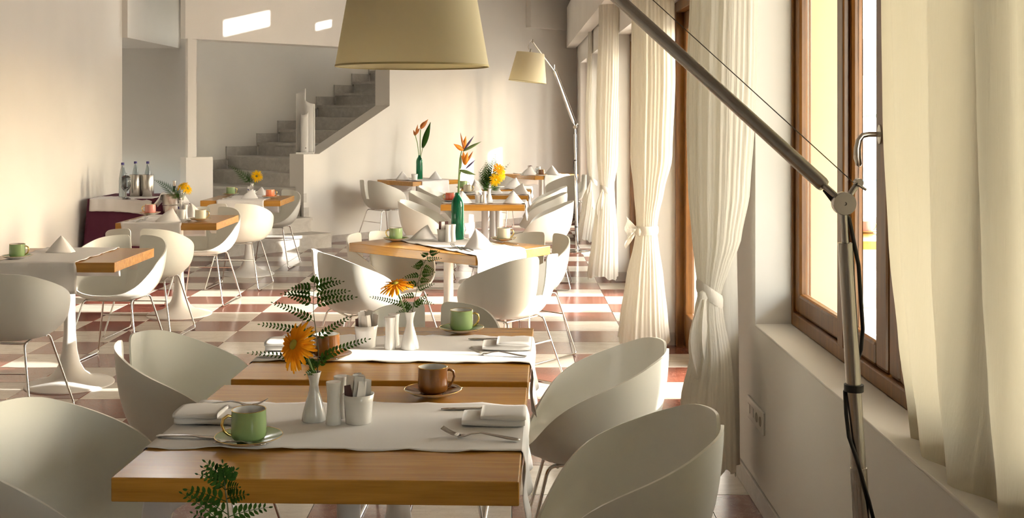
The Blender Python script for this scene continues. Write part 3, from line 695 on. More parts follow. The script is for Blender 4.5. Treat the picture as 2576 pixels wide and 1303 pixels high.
def arm_lamp(label, base, top, elbow, tip, shade_c, tilt, metal, near):
    o = thing('floor_lamp', label, 'floor lamp', (base[0], base[1], 0))
    B = Vector((base[0], base[1], 0)); g = lambda p: Vector(p)-B
    MB().lathe([(0, 0), (0.165, 0), (0.165, 0.008), (0.158, 0.012), (0.03, 0.016), (0.02, 0.03), (0, 0.03)], 36).build('lamp_base', metal, o)
    top, elbow, tip = g(top), g(elbow), g(tip); foot = Vector((0, 0, 0.02))
    r = 0.0152; neck = lerp(foot, top, 0.955)
    MB().tube([foot, lerp(foot, top, 0.62)], r*1.12, 18).build('pole', metal, o)
    MB().tube([lerp(foot, top, 0.62), neck], r*0.98, 18).tube([neck, neck+Vector((0,0,0.001))], r, 18).build('upper_pole', metal, o)
    MB().tube([neck, top], 0.0075, 12).build('neck', metal, o)
    J = top+Vector((0, 0, 0.020)); fr = Matrix.Translation(J) @ Matrix.Rotation(PI/2, 4, 'X')
    MB().lathe([(0, -0.011), (0.0225, -0.011), (0.0235, -0.009), (0.0235, 0.009), (0.0225, 0.011), (0.0035, 0.011), (0.003, 0.007), (0, 0.007)], 28, fr).build('joint_disc', metal, o)
    d1 = (elbow-J).normalized()
    MB().tube([J+d1*0.015, J+d1*0.055], 0.007, 12).build('arm_neck', metal, o)
    MB().tube([J+d1*0.055, J+d1*0.062, elbow], [0.0130, 0.0150, 0.0150], 18).build('lower_arm', metal, o)
    side = Vector((0.58, 0.02, 0.81)); E = J+side*0.052
    MB().tube([J+side*0.018, E], 0.0062, 10).tube([E+Vector((-0.006, -0.012, -0.002)), E+Vector((0.012, -0.012, -0.014))], 0.0028, 8).lathe([(0, -0.009), (0.0085, -0.009), (0.0085, 0.009), (0, 0.009)], 14, Matrix.Translation(E) @ Matrix.Rotation(PI/2, 4, 'X')).build('spring_lug', metal, o)
    MB().tube([E+Vector((-0.01, 0, 0)), elbow+Vector((0.0, 0.0, 0.075))], 0.0011, 6).build('tension_wire', 'dark_steel', o)
    fr = Matrix.Translation(elbow) @ Matrix.Rotation(PI/2, 4, 'X')
    MB().lathe([(0, -0.011), (0.02, -0.011), (0.022, 0), (0.02, 0.011), (0, 0.011)], 20, fr).tube([elbow, elbow+Vector((0, 0, 0.075))], 0.005, 8).build('elbow_joint', metal, o)
    MB().tube([elbow, tip], 0.010, 14).build('upper_arm', metal, o)
    sc = g(shade_c); hk = sc+Vector((0, 0, 0.20))
    MB().lathe([(0, -0.02), (0.014, -0.02), (0.014, 0.02), (0, 0.02)], 12, Matrix.Translation(tip)).tube([tip, lerp(tip, hk, 0.3)+Vector((-0.02, 0, 0.02)), lerp(tip, hk, 0.7)+Vector((-0.022, 0, 0.0)), hk], 0.004, 8).build('head_joint', metal, o)
    shade(o, sc, tilt)
    cb = MB(); pts = [J+d1*0.06+Vector((0.004, 0, -0.012)), J+Vector((-0.01, -0.004, -0.012)), J+Vector((0.012, 0.004, -0.03))]
    n = 22
    PX = [(0, 0.022, -0.006), (0.15, 0.024, -0.004), (0.20, 0.010, 0.020), (0.235, -0.018, 0.004), (0.29, -0.021, -0.010), (0.36, 0.000, -0.022), (0.43, 0.022, -0.012), (0.6, 0.024, 0.0), (0.8, -0.02, -0.01), (1.0, 0.02, -0.02)]
    for i in range(1, 31):
        t = i/30; ox, oy = interp(PX, t); pts.append(lerp(neck, foot, t)+Vector((ox, oy, 0)))
    pts += [Vector((0.05, -0.03, 0.014)), Vector((0.12, 0.02, 0.018))]
    tag(cb.tube(pts, 0.0042, 8).build('power_cable', 'black_rubber', o), 'black power cable')
    for t in (0.226, 0.80):
        c = lerp(neck, foot, t); MB().tube([c+Vector((0, 0, -0.007)), c+Vector((0, 0, 0.007))], 0.0195, 16).build('cable_strap', 'black_rubber', o)
    return o
arm_lamp('large arm floor lamp in front of the window, cream shade overhead', (0.745, 2.30), (0.672, 2.32, 1.372), (0.150, 2.80, 1.955), (-0.255, 3.17, 2.215), (-0.280, 3.20, 1.872), (0, 0, 0), 'brushed_aluminium', True)
arm_lamp('far arm floor lamp by the back curtains with small cream shade', (0.745, 13.20), (0.722, 13.20, 1.42), (0.480, 13.10, 2.08), (0.225, 12.95, 2.415), (0.187, 12.90, 2.115), (0, math.radians(6), 0), 'chrome', False)

# ================================================================== sculptural table lamp on the newel
tl = thing('table_lamp', 'white S-shaped acrylic lamp standing on the stair newel', 'lamp', D(1.675, 0.125, 1.10), math.radians(8))
def s_sheet(x0, x1, ry, phase, top, name, y0=0.0):
    rows = []; nn = 56
    for i in range(13):
        v = i/12; row = []
        for j in range(nn+1):
            u = j/nn; a = u*2*PI
            x = lerp(x0, x1, u-0.115*math.sin(2*a)*0.9); y = y0+ry*math.sin(a+phase)
            row.append((x, y, 0.02+(interp(top, u)[0]-0.02)*v))
        rows.append(row)
    ob = MB().grid(rows).build(name, 'lamp_acrylic', tl); solidify(ob.data, 0.004)
s_sheet(-0.110, 0.112, 0.060, 0.0, [(0, 0.735), (0.15, 0.745), (0.32, 0.775), (0.48, 0.805), (0.53, 0.70), (0.62, 0.655), (0.78, 0.62), (1.0, 0.605)], 'acrylic_sheet')
s_sheet(-0.045, 0.112, 0.030, PI, [(0, 0.49), (0.2, 0.475), (0.5, 0.52), (0.8, 0.575), (1.0, 0.60)], 'inner_sheet', -0.055)
MB().bbox(-0.11, 0.11, -0.085, 0.06, 0, 0.022, 0.004).build('lamp_base', 'white_lacquer', tl)
MB().lathe([(0, 0), (0.006, 0), (0.006, 0.004), (0, 0.005)], 10, Matrix.Translation((0.01, -0.090, 0.075)) @ Matrix.Rotation(PI/2, 4, 'X')).build('switch', 'black_rubber', tl)

# ================================================================== tableware
def ring(mb, r, z, t, seg=28):
    return mb.lathe([(r-t, z), (r, z+t), (r+t, z), (r, z-t), (r-t, z)], seg)
CUPS, SAUCERS = {}, {}
def make_cup(col):
    g = 'glaze_'+col; o = thing('coffee_cup', 'x', 'cup')
    MB().lathe([(0, 0.0), (0.030, 0.0), (0.031, 0.003), (0.0405, 0.005), (0.0450, 0.011), (0.0465, 0.025), (0.0460, 0.055), (0.0450, 0.0790)], 32).build('cup_body', g, o)
    MB().lathe([(0.0450, 0.0790), (0.0428, 0.0790), (0.0432, 0.05), (0.0425, 0.02), (0.030, 0.009), (0, 0.008)], 32).build('cup_interior', 'porcelain', o)
    ring(MB(), 0.0440, 0.0790, 0.0012).build('gold_rim', 'gold', o)
    MB().tube([(0.042, 0, 0.064), (0.054, 0, 0.067), (0.066, 0, 0.060), (0.069, 0, 0.045), (0.063, 0, 0.028), (0.052, 0, 0.018), (0.043, 0, 0.016)], [0.0035, 0.004, 0.0042, 0.0042, 0.004, 0.0038, 0.003], 8).build('cup_handle', 'gold' if col != 'brown' else g, o)
    CUPS[col] = o
    s = thing('saucer', 'x', 'saucer')
    MB().lathe([(0, 0.0075), (0.030, 0.0075), (0.045, 0.010), (0.066, 0.0145), (0.082, 0.0195)], 40).build('saucer_top', g, s)
    MB().lathe([(0.082, 0.0195), (0.0835, 0.0185), (0.068, 0.0095), (0.045, 0.004), (0.036, 0.0), (0, 0.0)], 40).build('saucer_underside', 'porcelain', s)
    ring(MB(), 0.0828, 0.0192, 0.0010, 40).build('gold_rim', 'gold', s)
    SAUCERS[col] = s
for c in ('green', 'brown', 'pink', 'coral', 'cream', 'red'): make_cup(c)
def strip(prof, seg_w=5, thick=0.0016):
    """prof: (x, half width, z, cup depth) -> curved strip of metal"""
    rows = []
    for x, w, z, cdp in prof: rows.append([(x, w*(2*j/(seg_w-1)-1), z+cdp*(2*j/(seg_w-1)-1)**2) for j in range(seg_w)])
    return rows
def metal(rows_list, name):
    mb = MB()
    for r in rows_list: mb.grid(r)
    me = mb.mesh(name, 'cutlery_steel'); solidify(me, 0.0022); return me
fork_m = metal([strip([(0, 0.004, 0.003, 0), (0.006, 0.0085, 0.004, 0), (0.03, 0.0095, 0.006, 0), (0.06, 0.0065, 0.010, 0), (0.10, 0.0045, 0.015, 0), (0.125, 0.0048, 0.011, 0), (0.142, 0.010, 0.005, 0), (0.158, 0.0125, 0.003, 0.001)])]
               + [[[(x, y0+s*0.0015, z) for s in (-1, 1)] for x, z in ((0.158, 0.003), (0.175, 0.007), (0.190, 0.013), (0.203, 0.020))] for y0 in (-0.0105, -0.0035, 0.0035, 0.0105)], 'fork')
knife_m = metal([strip([(0, 0.005, 0.003, 0), (0.008, 0.0095, 0.004, 0), (0.04, 0.0095, 0.006, 0), (0.085, 0.007, 0.007, 0), (0.105, 0.0055, 0.006, 0), (0.115, 0.008, 0.004, 0), (0.16, 0.0095, 0.003, 0), (0.20, 0.008, 0.003, 0), (0.222, 0.002, 0.003, 0)])], 'knife')
spoon_m = metal([strip([(0, 0.003, 0.004, 0), (0.01, 0.0055, 0.005, 0), (0.04, 0.004, 0.008, 0), (0.075, 0.0025, 0.010, 0), (0.090, 0.005, 0.006, 0.001), (0.100, 0.011, 0.003, 0.003), (0.115, 0.0135, 0.002, 0.004), (0.128, 0.009, 0.004, 0.003), (0.133, 0.003, 0.006, 0)])], 'spoon')
def cutlery(me, name, a, b, label, z=ZT+0.006, group='cutlery laid on the runners', tilt=0.0):
    """handle end a, working end b: points on the table"""
    v = Vector((b[0]-a[0], b[1]-a[1])); o = link(name, me, None, (a[0], a[1], z), (0, tilt, math.atan2(v.y, v.x))); return tag(o, label, name, group)
def rolled(lx, ly, h, x0=0.0, seg=18, z0=0.0):
    rows = []
    for i in range(13):
        t = i/12; x = x0+lx*(t-0.5); e = 1-0.10*(abs(2*t-1)**6)
        rows.append([(x, (ly/2)*e*(abs(math.cos(a))**0.55)*(1 if math.cos(a) > 0 else -1), z0+h*0.5+h*0.5*e*(abs(math.sin(a))**0.55)*(1 if math.sin(a) > 0 else -1)+0.0015*math.sin(5*t+2*a)) for a in [2*PI*k/seg for k in range(seg)]])
    mb = MB().grid(rows, closed=True)
    n = seg; mb.f.append(tuple(range(n))); mb.sm.append(False); base = 12*n; mb.f.append(tuple(range(base, base+n))); mb.sm.append(False)
    return mb
nf = rolled(0.165, 0.112, 0.022); r2 = rolled(0.118, 0.120, 0.017, 0.026, z0=0.017); nf.add(r2.v, r2.f, True)
napkin_me = nf.mesh('napkin', 'linen')
def napkin(p, deg, label):
    o = link('napkin', napkin_me, None, (p[0], p[1], ZT+0.004), (0, 0, math.radians(deg))); return tag(o, label, 'napkin', 'folded napkins on the near tables')
def tent_mesh(w, dp, h, lean=0.0, op=0.9):
    rows = []
    n = 24
    for i in range(11):
        t = i/10; row = []
        for k in range(n+1):
            a = PI/2+op/2+(2*PI-op)*k/n
            cr = 1-0.20*(0.5+0.5*math.cos(2*a))**2+0.05*math.sin(7*a)
            f = (1-t)**0.92
            row.append((w/2*math.cos(a)*f*cr+lean*t*t, dp/2*math.sin(a)*f+0.01*t, h*t))
        rows.append(row)
    me = MB().grid(rows).mesh('napkin', 'linen'); solidify(me, 0.003); return me
tents = [tent_mesh(0.20, 0.12, 0.098), tent_mesh(0.21, 0.11, 0.092, 0.03, 1.3), tent_mesh(0.20, 0.15, 0.105, -0.03, 1.1)]
def tent(p, deg, kind, label, sc=1.0):
    o = link('napkin', tents[kind], None, (p[0], p[1], ZT+0.004), (0, 0, math.radians(deg))); o.scale = (sc, sc, sc); return tag(o, label, 'napkin', 'white napkins folded into standing cones')
vase_me = MB().lathe([(0, 0), (0.031, 0), (0.0325, 0.002), (0.030, 0.020), (0.022, 0.050), (0.0135, 0.080), (0.0115, 0.094), (0.0135, 0.108), (0.0185, 0.127), (0.0192, 0.129), (0.017, 0.129), (0.012, 0.108), (0.010, 0.094), (0.012, 0.08), (0.018, 0.06), (0.0, 0.055)], 32).mesh('flower_vase', 'porcelain')
vase_grey = vase_me.copy(); vase_grey.materials[0] = MATS['porcelain_grey']
def vase(p, label, me=None): return tag(link('flower_vase', me or vase_me, None, (p[0], p[1], ZT+0.004)), label, 'vase', 'small white waisted vases')
shk = thing('shaker', 'x', 'shaker')
MB().lathe([(0, 0), (0.0195, 0), (0.0205, 0.002), (0.0190, 0.022), (0.0165, 0.050), (0.0168, 0.075), (0.0188, 0.100), (0.0200, 0.109), (0.0195, 0.111)], 28).build('shaker_body', 'porcelain', shk)
MB().lathe([(0.0195, 0.111), (0.017, 0.1115), (0.006, 0.1085), (0, 0.108)], 28).build('shaker_top', 'porcelain_grey', shk)
def shaker(p, label): return place(shk, (p[0], p[1], ZT+0.004), 0, label, 'salt and pepper shakers')
pot_me = MB().lathe([(0, 0), (0.0330, 0), (0.0345, 0.002), (0.0360, 0.030), (0.0385, 0.058), (0.0412, 0.076), (0.0395, 0.0765), (0.0365, 0.058), (0.033, 0.006), (0, 0.005)], 36).mesh('sachet_pot', 'porcelain')
def pot(p, label): return tag(link('sachet_pot', pot_me, None, (p[0], p[1], ZT+0.004)), label, 'pot', 'white sachet pots')
def sachet_proto(m, stripe):
    o = thing('sugar_sachet', 'x', 'sachet')
    rows = [[(x, 0.0022*s*(1-abs(2*t-1)**3)+0.002*math.sin(6*t), 0.094*t) for x in (-0.0115, -0.004, 0.004, 0.0115)] for s in (1,) for t in [i/6 for i in range(7)]]
    back = [[(x, -0.0022*(1-abs(2*t-1)**3)+0.002*math.sin(6*t), 0.094*t) for x in (-0.0115, -0.004, 0.004, 0.0115)] for t in [i/6 for i in range(7)]]
    MB().grid(rows).grid(back).build('packet', m, o)
    if stripe: MB().box(-0.009, 0.000, -0.0044, 0.0044, 0.050, 0.068).build('printed_label', 'print_violet', o)
    return o
SAC = [sachet_proto('paper_white', True), sachet_proto('paper_white', False), sachet_proto('paper_beige', False), sachet_proto('paper_brown', False)]
def sachets(p, n, label, seed, kinds=(1, 2, 0, 1, 0, 2, 1, 1, 0), r=0.025, lift=0.024, dark=0):
    rd = random.Random(seed)
    for i in range(n):
        a = 2*PI*i/n+rd.uniform(-0.2, 0.2); q = r*rd.uniform(0.45, 1.0)
        k = kinds[i % len(kinds)]
        place(SAC[k], (p[0]+q*math.cos(a), p[1]+q*math.sin(a), ZT+lift+0.012*(1 if q < 0.8*r else 0)), 0, label if k != 3 else label.replace('white', 'brown'), 'sugar sachets in the pots', rot=(rd.uniform(-0.12, 0.12), rd.uniform(-0.16, 0.16), rd.uniform(-0.7, 0.7)))
    for i in range(dark):
        place(SAC[3], (p[0]-r*0.92+0.010*i, p[1]-0.006+0.010*i, ZT+lift-0.012), 0, label.replace('white', 'dark brown'), 'sugar sachets in the pots', rot=(0.05, -0.06+0.06*i, 0.5))
def cup_set(p, col, deg, where, spoon_deg=None, z=ZT):
    q = (p[0], p[1], z+0.004)
    place(SAUCERS[col], q, 0, f'{col} saucer with gilt rim {where}', 'saucers on the tables')
    cu = place(CUPS[col], (q[0], q[1], q[2]+0.0075), math.radians(deg), f'{col} coffee cup with gilt rim {where}', 'coffee cups on the tables'); cu.scale = (0.94, 0.94, 0.96)
    if spoon_deg is not None:
        a = math.radians(spoon_deg); c, s = math.cos(a), math.sin(a)
        o = link('teaspoon', spoon_m, None, (q[0]-s*-0.056-c*0.07, q[1]+c*-0.056-s*0.07, q[2]+0.0115), (0, 0, a)); tag(o, f'teaspoon lying on the {col} saucer {where}', 'spoon', 'teaspoons')

# ------------------------------------------------------------------ leaves and flowers
def leaflet(mb, p, d, side, ln, w, droop=0.0):
    d = d.normalized(); n = d.cross(side).normalized(); s2 = side.normalized()
    pts = [(0, 0), (0.30, 0.42), (0.62, 0.46), (0.88, 0.22), (1.0, 0)]
    up = [p+d*(ln*a)+s2*(w*b)+n*(0.06*ln*math.sin(PI*a)) for a, b in pts]; dn = [p+d*(ln*a)-s2*(w*b)+n*(0.06*ln*math.sin(PI*a)) for a, b in pts[1:-1]]
    mid = [p+d*(ln*a)-n*(0.03*ln) for a, b in pts[1:-1]]
    v = up+dn+mid; U_ = [0,1,2,3,4]; Dn = [0,5,6,7,4]; Mi = [0,8,9,10,4]
    f = []
    for A, B in ((U_, Mi), (Mi, Dn)):
        f += [(A[0], A[1], B[1]), (A[1], A[2], B[2], B[1]), (A[2], A[3], B[3], B[2]), (A[3], A[4], B[3])]
    mb.add(v, f, False)
def bez(a, m, b, n): return [((a*(1-t)+m*t)*(1-t)+(m*(1-t)+b*t)*t) for t in [i/n for i in range(n+1)]]
def pinna(mb, a, b, nrm, n, ll, sag=0.1, rr=0.0006):
    a, b = Vector(a), Vector(b); L_ = (b-a).length; m = lerp(a, b, 0.5)+Vector((0, 0, sag*L_))
    P = bez(a, m, b, n+2); mb.tube(P, [rr*(1.3-0.9*i/(n+2)) for i in range(n+3)], 4)
    for i in range(1, n+2):
        t = i/(n+2); d = (P[i+1]-P[i-1]).normalized(); side = d.cross(nrm).normalized(); k = ll*(1.0-0.62*t)*(0.65+0.35*min(1, t*6))
        for sg in (-1, 1):
            dd = (d*0.55+side*sg*0.85+nrm*0.12).normalized(); leaflet(mb, P[i], dd, d.cross(dd).cross(dd), k, k*0.50)
    leaflet(mb, P[-1], (P[-1]-P[-2]).normalized(), (P[-1]-P[-2]).cross(nrm), ll*0.45, ll*0.18)
def fern(label, base_pt, stem_pts, pinnae, d, ll=0.013, n=9, material='leaf_green', nrm=Vector((0.1, -0.9, 0.45)), seed=1, cat='fern'):
    rd = random.Random(seed); base = Vector(base_pt)
    o = thing('fern_sprig', label, cat, base, group='fern sprigs in the vases')
    P = [at(x, y, d)-base for x, y in stem_pts]; P[0] = P[0]
    if len(P) > 1: MB().tube(P, [0.0016*(1-0.6*i/(len(P)-1)) for i in range(len(P))], 6).build('stem', 'stem_dark', o)
    for (r, t) in pinnae:
        a = at(r[0], r[1], d)-base; dy = rd.uniform(-0.035, 0.035); b = at(t[0], t[1], d)-base+Vector((0, dy, 0))
        L_ = (b-a).length; nn = max(4, int(L_/(ll*0.60)))
        mb = MB(); pinna(mb, a, b, (nrm+Vector((rd.uniform(-.3, .3), 0, rd.uniform(-.2, .3)))).normalized(), min(nn, 15), ll*rd.uniform(0.9, 1.1), 0.06)
        mb.build('pinna', material, o, fix=False)
    return o
def frond(label, base_pt, a, b, width, np_, material='leaf_green', nrm=Vector((0.0, -0.8, 0.6)), sag=0.18, cat='fern'):
    """a whole feathery frond from a to b with pinnae either side"""
    base = Vector(base_pt); o = thing('fern_sprig', label, cat, base, group='fern sprigs in the vases')
    frond_parts(o, base, a, b, width, np_, material, nrm, sag); return o
def frond_parts(o, base, a, b, width, np_, material='leaf_green', nrm=Vector((0.0, -0.8, 0.6)), sag=0.18):
    a, b = Vector(a)-base, Vector(b)-base; m = lerp(a, b, 0.5)+Vector((0, 0, sag*(b-a).length)); P = bez(a, m, b, np_+2)
    MB().tube(P, [0.0016*(1-0.7*i/(np_+2)) for i in range(np_+3)], 6).build('stem', 'stem_dark', o)
    mb = MB()
    for i in range(2, np_+3):
        d = (P[min(i+1, np_+2)]-P[i-1]).normalized(); side = d.cross(nrm).normalized(); t = i/(np_+2); w_ = width*(1.05-t)*(0.6+0.4*min(1, t*4))
        for sg in (-1, 1):
            pinna(mb, P[i], P[i]+(d*0.6+side*sg*0.8).normalized()*w_, nrm, 5, w_*0.30, 0.0, 0.0005)
    mb.build('frond', material, o, fix=False)
def petal_mesh(m, ln, w):
    rows = []
    for t, ww, z in ((0.0, 0.35, 0.0), (0.25, 0.75, 0.04), (0.55, 1.0, 0.06), (0.85, 0.8, 0.02), (1.0, 0.25, -0.03)):
        rows.append([(ln*t, w*ww*s*0.5, ln*(z-0.05*abs(s))) for s in (-1, 0, 1)])
    return MB().grid(rows).mesh('petal', m)
PET = {c: (petal_mesh('petal_'+c, 0.048, 0.0092), petal_mesh('petal_'+c, 0.031, 0.0065)) for c in ('orange', 'yellow')}
def gerbera(label, center, normal, foot, color, droop=0.0, no=26, ni=18, sc=1.0, eye='flower_eye', bend=0.3):
    c = Vector(center); n = Vector(normal).normalized(); q = n.to_track_quat('Z', 'Y')
    o = thing('gerbera', label, 'flower', c, group='gerbera flowers in the vases'); o.rotation_mode = 'QUATERNION'; o.rotation_quaternion = q; o.scale = (sc, sc, sc)
    rd = random.Random(sum(map(ord, label)))
    for k in range(no):
        a = 2*PI*k/no+rd.uniform(-0.06, 0.06); p = link('petal', PET[color][0], o, (0.009*math.cos(a), 0.009*math.sin(a), 0), None); p.rotation_euler = Euler((rd.uniform(-.2, .2), droop+rd.uniform(-0.12, 0.15), a)); s = rd.uniform(0.88, 1.08); p.scale = (s, s, s)
    for k in range(ni):
        a = 2*PI*(k+0.5)/ni; p = link('petal', PET[color][1], o, (0.006*math.cos(a), 0.006*math.sin(a), 0.004), None); p.rotation_euler = Euler((0, droop-0.3+rd.uniform(-0.1, 0.1), a))
    MB().lathe([(0, 0.0095), (0.006, 0.009), (0.0105, 0.0065), (0.012, 0.003), (0.011, 0), (0, -0.002)], 18).build('flower_disc', eye, o)
    inv = q.inverted(); f = inv @ ((Vector(foot)-c)/sc); m1 = Vector((0, 0, -bend*f.length)); P = bez(Vector((0, 0, -0.004)), m1, f, 10)
    MB().tube(P, [0.0022+0.0012*(1-i/10) for i in range(11)], 8).lathe([(0.0, -0.012), (0.004, -0.011), (0.010, -0.002), (0.012, 0.0)], 14).build('stem', 'stem_green', o)
    return o
def blade(mb, a, b, w, nrm, curve=0.0, n=8):
    a, b = Vector(a), Vector(b); d = (b-a); side = d.cross(nrm).normalized(); rows = []
    for i in range(n+1):
        t = i/n; ww = w*math.sin(PI*min(0.98, 0.06+0.94*t)**0.8)*0.5; p = a+d*t+nrm.normalized()*(curve*d.length*math.sin(PI*t))
        rows.append([p-side*ww-nrm.normalized()*ww*0.35, p, p+side*ww-nrm.normalized()*ww*0.35])
    mb.grid(rows); return mb
def bottle(p, label):
    prof = [(0, 0), (0.040, 0), (0.042, 0.004), (0.042, 0.215), (0.0405, 0.235), (0.034, 0.258), (0.024, 0.274), (0.0165, 0.286), (0.0145, 0.298), (0.0150, 0.305)]
    inn = [(0.0125, 0.305), (0.012, 0.290), (0.021, 0.270), (0.031, 0.254), (0.037, 0.235), (0.0385, 0.21), (0.0385, 0.010), (0, 0.008)]
    return tag(MB().lathe(prof+inn, 32).build('bottle', 'green_glass', None, (p[0], p[1], ZT+0.004)), label, 'bottle', 'green glass bottles used as vases')

# ------------------------------------------------------------------ nearest table
T = lambda x, y: on(x, y, ZT)
W1 = 'on the nearest table'
cup_set(T(626, 1118), 'green', 200, W1, -8)
cup_set(T(1089, 998), 'brown', 20, W1, 160)
vase(T(790, 1061), 'grey-white waisted vase on the nearest table', vase_grey)
shaker(T(839, 1070), 'front shaker of the pair on the nearest table'); shaker(T(858, 1053), 'rear shaker of the pair on the nearest table')
p = T(902, 1066); pot(p, 'white pot of sachets on the nearest table'); sachets(p, 9, 'white sugar sachet in the pot on the nearest table', 4, dark=2)
napkin(T(1243, 1066), -2, 'folded napkin at the right end of the nearest table'); napkin(T(530, 1062), 178, 'folded napkin beside the green cup on the nearest table')
cutlery(fork_m, 'fork', T(1308, 1115), T(1092, 1100), 'fork at the right end of the nearest table'); cutlery(knife_m, 'knife', T(1312, 1033), T(1088, 1036), 'knife above the right napkin on the nearest table')
cutlery(fork_m, 'fork', T(495, 1024), T(680, 1030), 'fork at the left end of the nearest table'); cutlery(knife_m, 'knife', T(394, 1104), T(575, 1110), 'knife beside the green cup on the nearest table')
dv = T(790, 1061).y
fern('tall feathery fern in the vase on the nearest table', at(797, 938, dv), [(797, 1000), (799, 930), (801, 880), (797, 850), (793, 820), (789, 790), (788, 755), (790, 725), (794, 700)],
     [((790, 715), (797, 692)), ((790, 722), (838, 703)), ((789, 722), (742, 721)), ((789, 731), (857, 712)), ((788, 733), (728, 730)), ((789, 750), (873, 734)), ((788, 745), (714, 737)), ((789, 766), (890, 750)), ((788, 765), (724, 741)),
      ((790, 808), (682, 766)), ((797, 853), (875, 804)), ((795, 845), (655, 816)), ((800, 905), (925, 855)), ((799, 915), (622, 893)), ((798, 925), (760, 905)), ((799, 925), (836, 880)), ((796, 930), (785, 905)), ((798, 932), (775, 935))], dv, ll=0.0185, seed=3)
gerbera('large orange gerbera drooping from the vase on the nearest table', at(742, 868, dv-0.05), (-0.64, -0.66, 0.38), at(793, 962, dv), 'orange', droop=0.22, no=34, ni=26, sc=1.22, bend=0.35)

# ------------------------------------------------------------------ second table
W2 = 'on the second table'
cup_set(T(1161, 838), 'green', 0, W2, 170)
cup_set(T(822, 906), 'brown', 205, W2, -15)
p = T(921, 875); pot(p, 'white pot of sachets on the second table'); sachets(p, 8, 'white sugar sachet in the pot on the second table', 8, kinds=(2, 1, 2, 0, 2, 1, 2, 2), dark=2)
shaker(T(981, 881), 'front shaker of the pair on the second table'); shaker(T(991, 871), 'rear shaker of the pair on the second table')
vase(T(1031, 880), 'white waisted vase on the second table')
napkin(T(1275, 879), -2, 'folded napkin at the right end of the second table'); napkin(T(735, 880), 178, 'folded napkin at the left end of the second table')
cutlery(fork_m, 'fork', T(1327, 903), T(1168, 893), 'fork at the right end of the second table'); cutlery(knife_m, 'knife', T(1332, 856), T(1165, 858), 'knife behind the right napkin on the second table')
cutlery(fork_m, 'fork', T(704, 853), T(850, 856), 'fork at the left end of the second table'); cutlery(knife_m, 'knife', T(650, 902), T(790, 906), 'knife beside the brown cup on the second table')
dv = T(1031, 880).y
fern('upright green fern in the vase on the second table', at(1034, 788, dv), [(1034, 830), (1037, 785), (1044, 750), (1052, 712), (1062, 675), (1073, 648), (1086, 622)],
     [((1078, 640), (1101, 635)), ((1076, 645), (1060, 640)), ((1070, 655), (1106, 653)), ((1068, 660), (1045, 668)), ((1063, 672), (1093, 680)), ((1062, 675), (1037, 672)), ((1058, 690), (1084, 690)), ((1058, 692), (1018, 697)), ((1053, 706), (1080, 705)), ((1052, 712), (1008, 722)), ((1048, 730), (1088, 718)),
      ((1046, 742), (1004, 748)), ((1042, 760), (1090, 760)), ((1036, 775), (932, 750)), ((1034, 780), (1000, 787)), ((1038, 775), (1072, 745)), ((1036, 782), (1015, 752))], dv, ll=0.0165, seed=5)
gerbera('orange gerbera seen from the side in the vase on the second table', at(995, 716, dv-0.02), (-0.18, -0.22, 0.96), at(1027, 800, dv), 'orange', droop=0.25, no=30, ni=22, sc=1.12)

# ------------------------------------------------------------------ middle table with the green bottle
W3 = 'on the middle table'
cup_set(T(996, 607), 'green', 190, W3, 170)
cup_set(T(1267, 607), 'cream', 0, W3, 0)
tent(T(1066, 602), 20, 1, 'standing napkin beside the green cup on the middle table', 1.0)
tent(T(1206, 626), -28, 2, 'large cone-folded napkin at the front of the middle table', 1.12)
pot(T(1115, 607), 'white pot with brown packets on the middle table'); sachets(T(1115, 607), 4, 'white sugar sachet in the pot on the middle table', 3, kinds=(3, 2, 3, 1))
shaker(T(1127, 610), 'left shaker beside the green bottle on the middle table'); shaker(T(1139, 609), 'right shaker beside the green bottle on the middle table')
cutlery(fork_m, 'fork', T(1162, 633), T(1122, 618), 'fork beside the cone napkin on the middle table'); cutlery(knife_m, 'knife', T(1190, 634), T(1150, 620), 'knife beside the cone napkin on the middle table')
cutlery(fork_m, 'fork', T(1303, 619), T(1250, 612), 'fork near the cream cup on the middle table')
pb = T(1151, 603); bottle(pb, 'green glass bottle on the middle table')
db = pb.y
s1 = thing('strelitzia', 'fresh bird-of-paradise flower with two orange heads in the green bottle', 'flower', at(1151, 500, db))
B = Vector(s1.location); g = lambda x, y, dd=0.0: at(x, y, db+dd)-B
MB().tube([g(1151, 580), g(1152, 500), g(1154, 450), g(1157, 400), g(1163, 372)], [0.005, 0.0048, 0.0045, 0.0045, 0.003], 10).build('stem', 'stem_green', s1)
MB().tube([g(1152, 580), g(1154, 500), g(1156, 440), g(1160, 428)], 0.004, 8).build('stem', 'stem_green', s1)
nv = Vector((0.1, -1, 0.2))
for a, b, w, m in (((1165, 380), (1211, 356), 0.020, 'strelitzia_bract'), ((1157, 428), (1197, 440), 0.026, 'strelitzia_bract'), ((1158, 425), (1160, 392), 0.016, 'strelitzia_bract'),
                   ((1166, 378), (1141, 362), 0.030, 'strelitzia_orange'), ((1166, 376), (1172, 342), 0.026, 'strelitzia_orange'), ((1167, 376), (1158, 333), 0.014, 'strelitzia_wilted'), ((1168, 376), (1193, 341), 0.014, 'strelitzia_violet'),
                   ((1170, 415), (1165, 380), 0.030, 'strelitzia_orange'), ((1170, 415), (1176, 383), 0.030, 'strelitzia_orange'), ((1171, 412), (1160, 390), 0.02, 'strelitzia_orange'), ((1173, 410), (1190, 380), 0.016, 'strelitzia_wilted'), ((1172, 424), (1196, 402), 0.013, 'strelitzia_violet')):
    mb = blade(MB(), g(*a), g(b[0], b[1], random.uniform(-.03, .03)), w, nv, 0.06); ob = mb.build('bract' if 'bract' in m else 'petal', m, s1); solidify(ob.data, 0.0012)

